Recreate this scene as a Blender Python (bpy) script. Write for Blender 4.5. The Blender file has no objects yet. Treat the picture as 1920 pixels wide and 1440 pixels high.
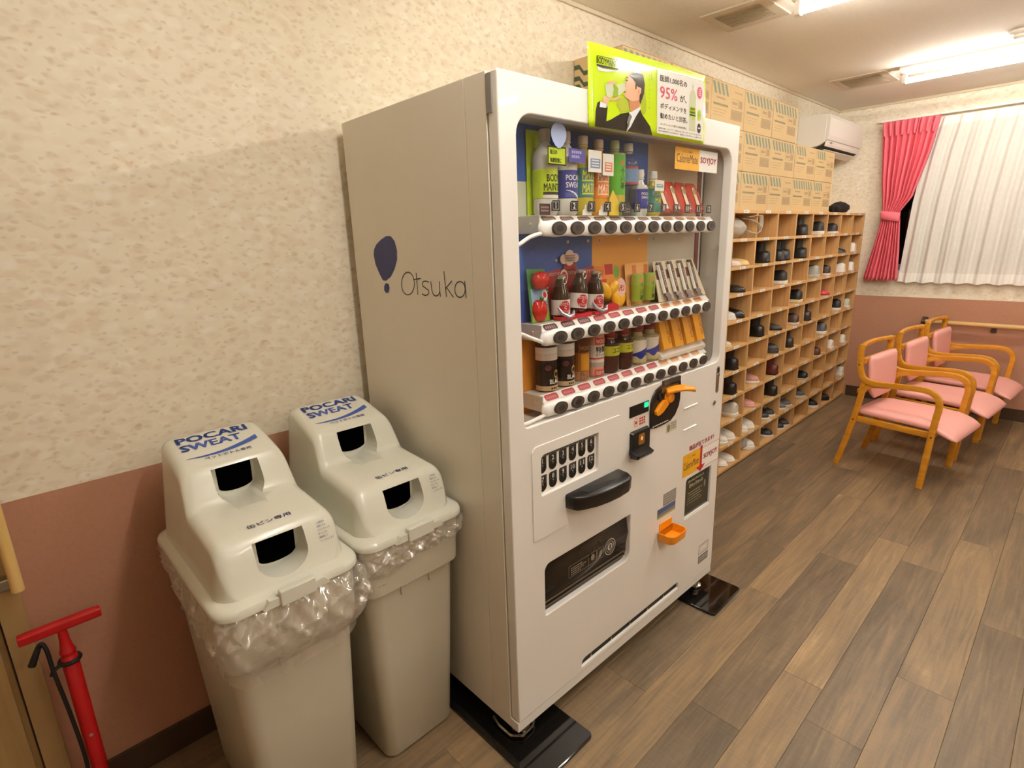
import bpy, bmesh, math, random
from mathutils import Vector, Matrix
D = bpy.data
COL = bpy.context.scene.collection
SC = bpy.context.scene
PI = math.pi
random.seed(7)

# ------------------------------------------------------------------ camera, world, exposure
cam_d = D.cameras.new('camera')
cam_d.sensor_width = 36.0
cam_d.lens = 36.0 * 1033.34 / 1920.0
cam_d.clip_start = 0.02
cam = D.objects.new('camera', cam_d)
COL.objects.link(cam)
YAW, PITCH, ROLL = .8111, -.256, -.0333
fw = Vector((-math.sin(YAW) * math.cos(PITCH), math.cos(YAW) * math.cos(PITCH), math.sin(PITCH)))
r0 = Vector((math.cos(YAW), math.sin(YAW), 0))
u0 = r0.cross(fw)
rt = r0 * math.cos(ROLL) + u0 * math.sin(ROLL)
upv = u0 * math.cos(ROLL) - r0 * math.sin(ROLL)
mw_ = Matrix((rt, upv, -fw)).transposed().to_4x4()
mw_.translation = Vector((1.7089, -.8904, 1.471))
cam.matrix_world = mw_
SC.camera = cam
world = D.worlds.new('night')
SC.world = world
world.use_nodes = True
world.node_tree.nodes['Background'].inputs[0].default_value = (.010, .012, .018, 1)
world.node_tree.nodes['Background'].inputs[1].default_value = 1.0
SC.view_settings.view_transform = 'Standard'
SC.view_settings.look = 'None'
SC.view_settings.gamma = 1.0
SC.view_settings.use_curve_mapping = False
SC.view_settings.exposure = 0.0
LAMP_STRENGTH = 98
LAMP_COLOR = (1.0, .955, .885)

# ------------------------------------------------------------------ materials
def lin(h):
    if isinstance(h, str):
        h = h.lstrip('#')
        h = [int(h[i:i + 2], 16) / 255 for i in (0, 2, 4)]
    return tuple((c / 12.92 if c <= .04045 else ((c + .055) / 1.055) ** 2.4) for c in h)

MATS = {}
def mat(name, color='#808080', rough=.5, metal=0.0, spec=.5, emit=None, est=0.0, noise=None, bump=None, trans=0.0, coat=0.0):
    if name in MATS:
        return MATS[name]
    m = D.materials.new(name)
    m.use_nodes = True
    nt = m.node_tree
    b = nt.nodes['Principled BSDF']
    c = lin(color)
    b.inputs['Base Color'].default_value = (*c, 1)
    b.inputs['Roughness'].default_value = rough
    b.inputs['Metallic'].default_value = metal
    b.inputs['Specular IOR Level'].default_value = spec
    b.inputs['Coat Weight'].default_value = coat
    if trans:
        b.inputs['Transmission Weight'].default_value = trans
    if emit:
        b.inputs['Emission Color'].default_value = (*lin(emit), 1)
        b.inputs['Emission Strength'].default_value = est
    tc = nt.nodes.new('ShaderNodeTexCoord')
    if noise is None:
        noise = (30, .05)
    n = nt.nodes.new('ShaderNodeTexNoise')
    n.inputs['Scale'].default_value = noise[0]
    n.inputs['Detail'].default_value = 4
    nt.links.new(tc.outputs['Object'], n.inputs['Vector'])
    mx = nt.nodes.new('ShaderNodeMix')
    mx.data_type = 'RGBA'
    a = noise[1]
    mx.inputs[6].default_value = (*[max(0, x * (1 - a)) for x in c], 1)
    mx.inputs[7].default_value = (*[min(1, x * (1 + a)) for x in c], 1)
    nt.links.new(n.outputs['Fac'], mx.inputs[0])
    nt.links.new(mx.outputs[2], b.inputs['Base Color'])
    if bump:
        n2 = nt.nodes.new('ShaderNodeTexNoise')
        n2.inputs['Scale'].default_value = bump[0]
        n2.inputs['Detail'].default_value = 3
        nt.links.new(tc.outputs['Object'], n2.inputs['Vector'])
        bp = nt.nodes.new('ShaderNodeBump')
        bp.inputs['Strength'].default_value = bump[1]
        bp.inputs['Distance'].default_value = .002
        nt.links.new(n2.outputs['Fac'], bp.inputs['Height'])
        nt.links.new(bp.outputs[0], b.inputs['Normal'])
    MATS[name] = m
    return m

def nodes(name):
    m = D.materials.new(name)
    m.use_nodes = True
    MATS[name] = m
    return m, m.node_tree, m.node_tree.nodes, m.node_tree.links, m.node_tree.nodes['Principled BSDF']

def ramp(nt, stops):
    r = nt.nodes.new('ShaderNodeValToRGB')
    el = r.color_ramp.elements
    while len(el) < len(stops):
        el.new(.5)
    for e, (p, c) in zip(el, stops):
        e.position = p
        e.color = (*c, 1) if len(c) == 3 else c
    return r

def mixc(nt, fac, a, b):
    mx = nt.nodes.new('ShaderNodeMix')
    mx.data_type = 'RGBA'
    for i, s in ((0, fac), (6, a), (7, b)):
        if hasattr(s, 'links'):
            nt.links.new(s, mx.inputs[i])
        elif i == 0:
            mx.inputs[0].default_value = s
        else:
            mx.inputs[i].default_value = (*s, 1)
    return mx.outputs[2]

def wallpaper_mat(name, uaxis, base, cols):
    """flat-printed leaf sprigs: several layers of stretched, turned voronoi cells."""
    m, nt, N, L, b = nodes(name)
    geo = N.new('ShaderNodeNewGeometry')
    sep = N.new('ShaderNodeSeparateXYZ')
    L.new(geo.outputs['Position'], sep.inputs[0])
    cmb = N.new('ShaderNodeCombineXYZ')
    L.new(sep.outputs[uaxis], cmb.inputs[0])
    L.new(sep.outputs[2], cmb.inputs[1])
    big = N.new('ShaderNodeTexNoise')
    big.inputs['Scale'].default_value = 4.5
    big.inputs['Detail'].default_value = 2
    L.new(cmb.outputs[0], big.inputs['Vector'])
    wv = N.new('ShaderNodeTexNoise')
    wv.inputs['Scale'].default_value = 30
    L.new(cmb.outputs[0], wv.inputs['Vector'])
    cur = mixc(nt, big.outputs['Fac'], [x * .95 for x in base], [min(1, x * 1.04) for x in base])
    for k, (ang, sx, sy, sc, th, col, amt) in enumerate(cols):
        mp = N.new('ShaderNodeMapping')
        mp.inputs['Rotation'].default_value = (0, 0, ang)
        mp.inputs['Location'].default_value = (k * 3.7, k * 1.9, 0)
        mp.inputs['Scale'].default_value = (sx * sc, sy * sc, 1)
        mpn = N.new('ShaderNodeVectorMath')
        mpn.operation = 'MULTIPLY_ADD'
        L.new(wv.outputs['Color'], mpn.inputs[0])
        mpn.inputs[1].default_value = (.028, .028, 0)
        L.new(cmb.outputs[0], mpn.inputs[2])
        L.new(mpn.outputs[0], mp.inputs['Vector'])
        vo = N.new('ShaderNodeTexVoronoi')
        vo.voronoi_dimensions = '2D'
        vo.inputs['Scale'].default_value = 1
        vo.inputs['Randomness'].default_value = 1
        L.new(mp.outputs[0], vo.inputs['Vector'])
        lt = N.new('ShaderNodeMapRange')
        lt.inputs[1].default_value = th
        lt.inputs[2].default_value = th * .45
        L.new(vo.outputs['Distance'], lt.inputs[0])
        # only some of the cells carry a leaf
        sp = N.new('ShaderNodeSeparateColor')
        L.new(vo.outputs['Color'], sp.inputs[0])
        gt = N.new('ShaderNodeMapRange')
        gt.inputs[1].default_value = .35
        gt.inputs[2].default_value = .95
        L.new(sp.outputs[0], gt.inputs[0])
        mu = N.new('ShaderNodeMath')
        mu.operation = 'MULTIPLY'
        L.new(lt.outputs[0], mu.inputs[0])
        L.new(gt.outputs[0], mu.inputs[1])
        m2 = N.new('ShaderNodeMath')
        m2.operation = 'MULTIPLY'
        L.new(mu.outputs[0], m2.inputs[0])
        m2.inputs[1].default_value = amt
        cur = mixc(nt, m2.outputs[0], cur, col)
    L.new(cur, b.inputs['Base Color'])
    b.inputs['Roughness'].default_value = .75
    b.inputs['Specular IOR Level'].default_value = .25
    fine = N.new('ShaderNodeTexNoise')
    fine.inputs['Scale'].default_value = 260
    L.new(cmb.outputs[0], fine.inputs['Vector'])
    bp = N.new('ShaderNodeBump')
    bp.inputs['Strength'].default_value = .15
    bp.inputs['Distance'].default_value = .001
    L.new(fine.outputs['Fac'], bp.inputs['Height'])
    L.new(bp.outputs[0], b.inputs['Normal'])
    return m

WP_BASE = lin('#f0e6d0')
WP_COLS = [(.5, 22, 36, 1.0, .44, lin('#d9c6ac'), .36), (-.7, 20, 34, 1.0, .42, lin('#dbc4aa'), .36),
           (1.9, 26, 46, 1.0, .34, lin('#c4ac8a'), .36), (-1.3, 20, 32, 1.0, .42, lin('#f8f2e4'), .55),
           (.1, 15, 24, 1.0, .42, lin('#e2ccb2'), .35), (2.6, 40, 74, 1.0, .32, lin('#bfa684'), .34)]
M_WP_Y = wallpaper_mat('wallpaper_left', 1, WP_BASE, WP_COLS)
M_WP_X = wallpaper_mat('wallpaper_far', 0, WP_BASE, WP_COLS)
M_WAINS = mat('terracotta_wainscot', '#b5856b', .7, spec=.3, noise=(90, .10), bump=(300, .25))
M_CEIL = mat('ceiling_paint', '#f2eadc', .9, spec=.2, noise=(60, .06), bump=(160, .3))
M_BASEB = mat('dark_brown_baseboard', '#43301f', .45, noise=(40, .15))

def wood_mat(name, c1, c2, axis, scale=(3, 60), rough=.45, bumpy=.1):
    m, nt, N, L, b = nodes(name)
    tc = N.new('ShaderNodeTexCoord')
    mp = N.new('ShaderNodeMapping')
    s = [scale[1]] * 3
    s[axis] = scale[0]
    mp.inputs['Scale'].default_value = s
    oi = N.new('ShaderNodeObjectInfo')
    va = N.new('ShaderNodeVectorMath')
    va.operation = 'MULTIPLY_ADD'
    L.new(oi.outputs['Random'], va.inputs[0])
    va.inputs[1].default_value = (7, 9, 5)
    L.new(tc.outputs['Object'], va.inputs[2])
    L.new(va.outputs[0], mp.inputs['Vector'])
    n = N.new('ShaderNodeTexNoise')
    n.inputs['Scale'].default_value = 1
    n.inputs['Detail'].default_value = 5
    n.inputs['Distortion'].default_value = .6
    L.new(mp.outputs[0], n.inputs['Vector'])
    r = ramp(nt, [(.3, lin(c1)), (.7, lin(c2))])
    L.new(n.outputs['Fac'], r.inputs[0])
    L.new(r.outputs[0], b.inputs['Base Color'])
    b.inputs['Roughness'].default_value = rough
    return m

def plank_mat():
    m, nt, N, L, b = nodes('floor_plank_vinyl')
    tc = N.new('ShaderNodeTexCoord')
    oi = N.new('ShaderNodeObjectInfo')
    at = N.new('ShaderNodeAttribute')
    at.attribute_type = 'OBJECT'
    at.attribute_name = 'tone'
    va = N.new('ShaderNodeVectorMath')
    va.operation = 'MULTIPLY_ADD'
    L.new(oi.outputs['Random'], va.inputs[0])
    va.inputs[1].default_value = (17, 29, 3)
    L.new(tc.outputs['Object'], va.inputs[2])
    def noise(sx, sy, detail, dist):
        mp = N.new('ShaderNodeMapping')
        mp.inputs['Scale'].default_value = (sx, sy, 1)
        L.new(va.outputs[0], mp.inputs['Vector'])
        n = N.new('ShaderNodeTexNoise')
        n.inputs['Scale'].default_value = 1
        n.inputs['Detail'].default_value = detail
        n.inputs['Distortion'].default_value = dist
        L.new(mp.outputs[0], n.inputs['Vector'])
        return n.outputs['Fac']
    g1 = noise(42, 2.6, 6, 1.6)
    g2 = noise(8, 1.3, 4, .8)
    g3 = noise(22, 120, 3, .4)
    base = ramp(nt, [(.0, lin('#504434')), (.35, lin('#6f5e49')), (.7, lin('#927959')), (1., lin('#b89b72'))])
    sm = N.new('ShaderNodeMath')
    sm.operation = 'MULTIPLY_ADD'
    L.new(g1, sm.inputs[0])
    sm.inputs[1].default_value = .70
    L.new(at.outputs['Fac'], sm.inputs[2])
    s2 = N.new('ShaderNodeMath')
    s2.operation = 'MULTIPLY_ADD'
    L.new(g2, s2.inputs[0])
    s2.inputs[1].default_value = .85
    L.new(sm.outputs[0], s2.inputs[2])
    s4 = N.new('ShaderNodeMath')
    s4.operation = 'MULTIPLY_ADD'
    L.new(g3, s4.inputs[0])
    s4.inputs[1].default_value = .18
    L.new(s2.outputs[0], s4.inputs[2])
    s3 = N.new('ShaderNodeMath')
    s3.operation = 'SUBTRACT'
    L.new(s4.outputs[0], s3.inputs[0])
    s3.inputs[1].default_value = .86
    L.new(s3.outputs[0], base.inputs[0])
    L.new(base.outputs[0], b.inputs['Base Color'])
    b.inputs['Roughness'].default_value = .42
    b.inputs['Specular IOR Level'].default_value = .4
    bp = N.new('ShaderNodeBump')
    bp.inputs['Strength'].default_value = .12
    bp.inputs['Distance'].default_value = .001
    L.new(g1, bp.inputs['Height'])
    L.new(bp.outputs[0], b.inputs['Normal'])
    return m

def glass_mat(name, tint=(1, 1, 1), gloss=.06, rough=.02, fres=True):
    m, nt, N, L, b = nodes(name)
    N.remove(b)
    out = N['Material Output']
    tr = N.new('ShaderNodeBsdfTransparent')
    tr.inputs[0].default_value = (*tint, 1)
    gl = N.new('ShaderNodeBsdfGlossy')
    gl.inputs[1].default_value = rough
    mx = N.new('ShaderNodeMixShader')
    if fres:
        f = N.new('ShaderNodeLayerWeight')
        f.inputs[0].default_value = .5
        pw = N.new('ShaderNodeMath')
        pw.operation = 'POWER'
        L.new(f.outputs['Facing'], pw.inputs[0])
        pw.inputs[1].default_value = 5.0
        ma_ = N.new('ShaderNodeMath')
        ma_.operation = 'MULTIPLY_ADD'
        L.new(pw.outputs[0], ma_.inputs[0])
        ma_.inputs[1].default_value = .9
        ma_.inputs[2].default_value = .07
        L.new(ma_.outputs[0], mx.inputs[0])
    else:
        mx.inputs[0].default_value = gloss
    L.new(tr.outputs[0], mx.inputs[1])
    L.new(gl.outputs[0], mx.inputs[2])
    L.new(mx.outputs[0], out.inputs[0])
    return m

def film_mat(name, color, alpha, gloss, bump_scale, bump_s, rough=.18, stretch=(1, 1, 1), tlmix=.45, avar=.15):
    """thin wrinkled plastic or voile: part clear, part milky, part shiny."""
    m, nt, N, L, b = nodes(name)
    N.remove(b)
    out = N['Material Output']
    tr = N.new('ShaderNodeBsdfTransparent')
    df = N.new('ShaderNodeBsdfDiffuse')
    df.inputs[0].default_value = (*lin(color), 1)
    tl = N.new('ShaderNodeBsdfTranslucent')
    tl.inputs[0].default_value = (*lin(color), 1)
    gl = N.new('ShaderNodeBsdfGlossy')
    gl.inputs[1].default_value = rough
    m1 = N.new('ShaderNodeMixShader')
    m1.inputs[0].default_value = tlmix
    L.new(df.outputs[0], m1.inputs[1])
    L.new(tl.outputs[0], m1.inputs[2])
    m2 = N.new('ShaderNodeMixShader')
    tc = N.new('ShaderNodeTexCoord')
    mp = N.new('ShaderNodeMapping')
    mp.inputs['Scale'].default_value = stretch
    L.new(tc.outputs['Object'], mp.inputs['Vector'])
    n = N.new('ShaderNodeTexNoise')
    n.inputs['Scale'].default_value = bump_scale
    n.inputs['Detail'].default_value = 5
    n.inputs['Distortion'].default_value = 1.2
    L.new(mp.outputs[0], n.inputs['Vector'])
    mr = N.new('ShaderNodeMapRange')
    mr.inputs[1].default_value = .3
    mr.inputs[2].default_value = .7
    mr.inputs[3].default_value = alpha - avar
    mr.inputs[4].default_value = min(1, alpha + avar)
    L.new(n.outputs['Fac'], mr.inputs[0])
    L.new(mr.outputs[0], m2.inputs[0])
    L.new(tr.outputs[0], m2.inputs[1])
    L.new(m1.outputs[0], m2.inputs[2])
    m3 = N.new('ShaderNodeMixShader')
    m3.inputs[0].default_value = gloss
    L.new(m2.outputs[0], m3.inputs[1])
    L.new(gl.outputs[0], m3.inputs[2])
    bp = N.new('ShaderNodeBump')
    bp.inputs['Strength'].default_value = bump_s
    bp.inputs['Distance'].default_value = .02
    L.new(n.outputs['Fac'], bp.inputs['Height'])
    L.new(bp.outputs[0], gl.inputs['Normal'])
    L.new(bp.outputs[0], df.inputs['Normal'])
    L.new(m3.outputs[0], out.inputs[0])
    return m

# ------------------------------------------------------------------ text
TXT = {}
def text2d(s, bold=0.0, res=2):
    k = (s, bold, res)
    if k in TXT:
        return TXT[k]
    c = D.curves.new('tmp_text', 'FONT')
    c.body = s
    c.resolution_u = res
    c.offset = bold
    o = D.objects.new('tmp_text', c)
    COL.objects.link(o)
    bpy.context.view_layer.update()
    me = D.meshes.new_from_object(o.evaluated_get(bpy.context.evaluated_depsgraph_get()))
    v = [(p.co.x, p.co.y) for p in me.vertices]
    f = [tuple(p.vertices) for p in me.polygons]
    D.objects.remove(o)
    D.curves.remove(c)
    D.meshes.remove(me)
    xs = [p[0] for p in v] or [0, 1]
    ys = [p[1] for p in v] or [0, 1]
    TXT[k] = (v, f, min(xs), max(xs), min(ys), max(ys))
    return TXT[k]

# ------------------------------------------------------------------ frames for flat print
def flat(o, u, v):
    o, u, v = Vector(o), Vector(u).normalized(), Vector(v).normalized()
    n = u.cross(v).normalized()
    return lambda a, b, h=0.0: o + u * a + v * b + n * h

def cyl(cx, cy, z0, r, a0=0.0):
    """wraps (a, b) round an upright cylinder; a = arc length, a0 = angle of a = 0."""
    def fn(a, b, h=0.0):
        t = a0 + a / r
        return Vector((cx + (r + h) * math.cos(t), cy + (r + h) * math.sin(t), z0 + b))
    return fn

# ------------------------------------------------------------------ mesh builder
class B:
    def __init__(s, *mats):
        s.v, s.f, s.mi = [], [], []
        s.mats = list(mats)
        s.c = 0
    def m(s, mt):
        if mt not in s.mats:
            s.mats.append(mt)
        s.c = s.mats.index(mt)
        return s
    def add(s, vs, fs):
        o = len(s.v)
        s.v += [tuple(p) for p in vs]
        for f in fs:
            s.f.append(tuple(i + o for i in f))
            s.mi.append(s.c)
        return s
    def box(s, x0, x1, y0, y1, z0, z1):
        x0, x1 = min(x0, x1), max(x0, x1)
        y0, y1 = min(y0, y1), max(y0, y1)
        z0, z1 = min(z0, z1), max(z0, z1)
        return s.add([(x0, y0, z0), (x1, y0, z0), (x1, y1, z0), (x0, y1, z0), (x0, y0, z1), (x1, y0, z1), (x1, y1, z1), (x0, y1, z1)],
                     [(0, 3, 2, 1), (4, 5, 6, 7), (0, 1, 5, 4), (1, 2, 6, 5), (2, 3, 7, 6), (3, 0, 4, 7)])
    def poly(s, pts):
        return s.add(pts, [tuple(range(len(pts)))])
    def loft(s, rings, closed=True, cap0=True, cap1=True):
        n = len(rings[0])
        vs = [p for r in rings for p in r]
        fs = []
        for i in range(len(rings) - 1):
            for j in range(n if closed else n - 1):
                k = (j + 1) % n
                fs.append((i * n + j, i * n + k, (i + 1) * n + k, (i + 1) * n + j))
        if cap0:
            fs.append(tuple(reversed(range(n))))
        if cap1:
            fs.append(tuple((len(rings) - 1) * n + j for j in range(n)))
        return s.add(vs, fs)
    def lathe(s, prof, seg=24, c=(0, 0, 0), axis=2, caps=True):
        rings = []
        for r, h in prof:
            ring = []
            for j in range(seg):
                t = 2 * PI * j / seg
                p = (r * math.cos(t), r * math.sin(t), h)
                if axis == 0:
                    p = (p[2], p[0], p[1])
                elif axis == 1:
                    p = (p[1], p[2], p[0])
                ring.append((p[0] + c[0], p[1] + c[1], p[2] + c[2]))
            rings.append(ring)
        return s.loft(rings, True, caps, caps)
    def tube(s, pts, r, seg=10, sec=None, up=(0, 0, 1), caps=True):
        """sweeps a circle (or the 2-D section sec) along the points."""
        pts = [Vector(p) for p in pts]
        n = len(pts)
        rings = []
        upv_ = Vector(up)
        prev = None
        for i, p in enumerate(pts):
            t = (pts[min(i + 1, n - 1)] - pts[max(i - 1, 0)]).normalized()
            if prev is None:
                a = upv_ - t * upv_.dot(t)
                if a.length < 1e-4:
                    a = Vector((1, 0, 0)) - t * t.x
            else:
                a = prev - t * prev.dot(t)
            a.normalize()
            prev = a
            b = t.cross(a)
            rr = r[i] if isinstance(r, (list, tuple)) else r
            if sec:
                rings.append([p + b * (x * rr) + a * (y * rr) for x, y in sec])
            else:
                rings.append([p + b * (rr * math.cos(2 * PI * j / seg)) + a * (rr * math.sin(2 * PI * j / seg)) for j in range(seg)])
        return s.loft(rings, True, caps, caps)
    def prism(s, fr, pts, h0, h1):
        n = len(pts)
        a = [fr(x, y, h0) for x, y in pts]
        b = [fr(x, y, h1) for x, y in pts]
        return s.add(a + b, [tuple(reversed(range(n))), tuple(range(n, 2 * n))] + [(j, (j + 1) % n, n + (j + 1) % n, n + j) for j in range(n)])
    # flat print ------------------------------------------------
    def pp(s, fr, pts, h=.0004):
        return s.poly([fr(x, y, h) for x, y in pts])
    def prect(s, fr, x0, y0, x1, y1, h=.0004, n=1):
        for i in range(n):
            a, b = x0 + (x1 - x0) * i / n, x0 + (x1 - x0) * (i + 1) / n
            s.pp(fr, [(a, y0), (b, y0), (b, y1), (a, y1)], h)
        return s
    def pell(s, fr, cx, cy, rx, ry, h=.0004, n=20):
        return s.pp(fr, [(cx + rx * math.cos(2 * PI * k / n), cy + ry * math.sin(2 * PI * k / n)) for k in range(n)], h)
    def pring(s, fr, cx, cy, rx, ry, w, h=.0004, n=24):
        for k in range(n):
            t0, t1 = 2 * PI * k / n, 2 * PI * (k + 1) / n
            s.pp(fr, [(cx + rx * math.cos(t0), cy + ry * math.sin(t0)), (cx + rx * math.cos(t1), cy + ry * math.sin(t1)),
                      (cx + (rx - w) * math.cos(t1), cy + (ry - w) * math.sin(t1)), (cx + (rx - w) * math.cos(t0), cy + (ry - w) * math.sin(t0))], h)
        return s
    def pline(s, fr, x0, y0, x1, y1, w, h=.0004):
        dx, dy = x1 - x0, y1 - y0
        l = math.hypot(dx, dy) or 1
        nx, ny = -dy / l * w / 2, dx / l * w / 2
        return s.pp(fr, [(x0 - nx, y0 - ny), (x1 - nx, y1 - ny), (x1 + nx, y1 + ny), (x0 + nx, y0 + ny)], h)
    def pframe(s, fr, x0, y0, x1, y1, w, h=.0004):
        s.prect(fr, x0, y0, x1, y0 + w, h); s.prect(fr, x0, y1 - w, x1, y1, h)
        s.prect(fr, x0, y0, x0 + w, y1, h); s.prect(fr, x1 - w, y0, x1, y1, h)
        return s
    def ptext(s, fr, txt, x, y, w=None, hgt=None, bold=0.0, h=.0006, align='L', rot=0, shear=0.0, res=2):
        v, f, x0, x1, y0, y1 = text2d(txt, 0.0, res)
        bw, bh = (x1 - x0) or 1, (y1 - y0) or 1
        sx = w / bw if w else (hgt / bh)
        sy = hgt / bh if hgt else sx
        ox = {'L': 0, 'C': -.5, 'R': -1}[align] * bw * sx
        cr, sr = math.cos(rot), math.sin(rot)
        # heavier weights: the same outline struck a few times, a hair apart
        for db, dv in (((0, 0),) if not bold else ((-bold, -bold * .5), (bold, -bold * .5), (-bold, bold * .5), (bold, bold * .5))):
            vs = []
            for a, b in v:
                p, q = (a - x0 + db) * sx + ox, (b - y0 + dv) * sy
                p += shear * q
                vs.append(fr(x + p * cr - q * sr, y + p * sr + q * cr, h))
            s.add(vs, f)
        return s
    # -----------------------------------------------------------
    def obj(s, name, parent=None, bevel=0.0, smooth=False, sub=0, seg=2, angle=40, loc=None, fixn=True):
        me = D.meshes.new(name)
        me.from_pydata(s.v, [], s.f)
        for mt in s.mats:
            me.materials.append(mt)
        me.polygons.foreach_set('material_index', s.mi)
        if smooth:
            me.polygons.foreach_set('use_smooth', [True] * len(s.f))
            if angle:
                me.set_sharp_from_angle(angle=math.radians(angle))
        me.update()
        if fixn:
            bm = bmesh.new()
            bm.from_mesh(me)
            bmesh.ops.recalc_face_normals(bm, faces=bm.faces)
            bm.to_mesh(me)
            bm.free()
        o = D.objects.new(name, me)
        COL.objects.link(o)
        if parent:
            o.parent = parent
        if loc:
            o.location = loc
        if bevel:
            b = o.modifiers.new('bevel', 'BEVEL')
            b.width = bevel
            b.segments = seg
            b.limit_method = 'ANGLE'
            b.angle_limit = math.radians(40)
        if sub:
            ss = o.modifiers.new('sub', 'SUBSURF')
            ss.levels = ss.render_levels = sub
        return o

def rrect(x0, y0, x1, y1, r, n=5, rs=None):
    rs = rs or (r, r, r, r)          # bl, br, tr, tl
    out = []
    for (cx, cy, a), q in zip(((x0, y0, PI), (x1, y0, 1.5 * PI), (x1, y1, 0), (x0, y1, .5 * PI)), rs):
        sx = 1 if cx == x0 else -1
        sy = 1 if cy == y0 else -1
        ox, oy = cx + sx * q, cy + sy * q
        for k in range(n + 1):
            t = a + .5 * PI * k / n
            out.append((ox + q * math.cos(t), oy + q * math.sin(t)))
    return out

def plate(name, mt, outer, holes, thick, fr, bevel=.0015, parent=None):
    """solid plate with holes: outer / holes are 2-D outlines, front face at height 0 of the frame."""
    c = D.curves.new('tmp_plate', 'CURVE')
    c.dimensions = '2D'
    c.fill_mode = 'BOTH'
    c.extrude = thick / 2 - bevel
    c.bevel_depth = bevel
    c.bevel_resolution = 2
    c.offset = -bevel
    for pts in [outer] + holes:
        sp = c.splines.new('POLY')
        sp.points.add(len(pts) - 1)
        for p, (x, y) in zip(sp.points, pts):
            p.co = (x, y, 0, 1)
        sp.use_cyclic_u = True
    o = D.objects.new('tmp_plate', c)
    COL.objects.link(o)
    bpy.context.view_layer.update()
    me = D.meshes.new_from_object(o.evaluated_get(bpy.context.evaluated_depsgraph_get()))
    D.objects.remove(o)
    b = B(mt)
    b.add([fr(p.co.x, p.co.y, p.co.z - thick / 2) for p in me.vertices], [tuple(p.vertices) for p in me.polygons])
    D.meshes.remove(me)
    D.curves.remove(c)
    return b.obj(name, parent)

def thing(name, label, cat, loc=(0, 0, 0), rz=0.0, group=None):
    o = D.objects.new(name, None)
    COL.objects.link(o)
    o.empty_display_size = .05
    o.location = loc
    o.rotation_euler = (0, 0, rz)
    o['label'] = label
    o['category'] = cat
    if group:
        o['group'] = group
    return o

def tag(o, label, cat, group=None):
    o['label'] = label
    o['category'] = cat
    if group:
        o['group'] = group
    return o

def struct(o, label=None):
    o['kind'] = 'structure'
    if label:
        o['label'] = label
    return o

def dup(root, loc, rz, label, group=None):
    r = root.copy()
    COL.objects.link(r)
    r.location = loc
    r.rotation_euler = (0, 0, rz)
    r['label'] = label
    if group:
        r['group'] = group
    for ch in list(root.children):
        c = ch.copy()
        COL.objects.link(c)
        c.parent = r
        for g in ch.children:
            d = g.copy()
            COL.objects.link(d)
            d.parent = c
    return r

def lerp(a, b, t):
    return a + (b - a) * t

def interp(t, pts):
    for (t0, v0), (t1, v1) in zip(pts, pts[1:]):
        if t <= t1:
            q = (t - t0) / (t1 - t0) if t1 > t0 else 0
            return v0 + (v1 - v0) * max(0, q)
    return pts[-1][1]

def bez(pts, n=8):
    """smooth Catmull-Rom curve through the points."""
    P = [Vector(p) for p in pts]
    P = [P[0] * 2 - P[1]] + P + [P[-1] * 2 - P[-2]]
    out = []
    for i in range(1, len(P) - 2):
        for k in range(n):
            t = k / n
            a, b, c, d = P[i - 1:i + 3]
            out.append(.5 * ((2 * b) + (c - a) * t + (2 * a - 5 * b + 4 * c - d) * t * t + (3 * b - a - 3 * c + d) * t ** 3))
    out.append(P[-2])
    return out

# ================================================================== SETTING
XR, YB, YF, H = 4.3, -2.7, 4.6527, 2.4311
ZW, ZB = .9056, .0933
M_PLANK = plank_mat()
M_GAP = mat('floor_underlay', '#3a3026', .8)
fl = B(M_GAP)
fl.box(0, XR, YB, YF, -.06, -.0045)
floor = struct(fl.obj('floor'))
XE = [0.0, .118, .272, .427, .580, .735, .893, 1.023, 1.182, 1.306, 1.463, 1.62, 1.767, 1.915, 2.063, 2.21, 2.36, 2.51, 2.66, 2.81, 2.96, 3.11, 3.26, 3.41, 3.56, 3.71, 3.86, 4.01, 4.16, 4.3]
JOIN = {6: 1.243, 5: .45, 7: 1.72, 8: .86, 9: .70, 10: 1.095, 11: 1.61, 12: .62, 13: 1.3, 4: 1.05, 3: .2, 2: .7, 1: 1.4}
TONE = {(6, 1.243): .62, (6, .043): .52, (7, .52): .28, (7, 1.72): .46, (8, .86): .72, (8, -.34): .50, (8, 2.06): .30, (9, .70): .22, (9, 1.9): .44,
        (9, -.5): .30, (10, 1.095): .50, (10, -.105): .60, (10, 2.295): .36, (11, .41): .30, (11, 1.61): .46, (12, .62): .42, (5, .45): .30, (5, -.75): .42}
for i in range(len(XE) - 1):
    x0, x1 = XE[i], XE[i + 1]
    j0 = JOIN.get(i, random.uniform(0, 1.2))
    j0 -= 1.2 * math.ceil((j0 - YB) / 1.2)
    while j0 < YF:
        y0, y1 = max(j0, YB), min(j0 + 1.2, YF)
        key = next((t for (c, y), t in TONE.items() if c == i and abs(y - j0) < .02), None)
        if y1 - y0 > .05:
            cx, cy = (x0 + x1) / 2, (y0 + y1) / 2
            hx, hy = (x1 - x0) / 2 - .0003, (y1 - y0) / 2 - .0003
            q = B(M_PLANK)
            q.loft([[(-hx, -hy, -.004), (hx, -hy, -.004), (hx, hy, -.004), (-hx, hy, -.004)],
                    [(-hx, -hy, -.0007), (hx, -hy, -.0007), (hx, hy, -.0007), (-hx, hy, -.0007)],
                    [(-hx + .0009, -hy + .0009, 0), (hx - .0009, -hy + .0009, 0), (hx - .0009, hy - .0009, 0), (-hx + .0009, hy - .0009, 0)]])
            o = q.obj('plank', floor, loc=(cx, cy, 0))
            o['tone'] = .42 + .72 * ((key if key is not None else random.choice([.22, .3, .36, .42, .46, .52, .6])) - .42)
        j0 += 1.2

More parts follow.
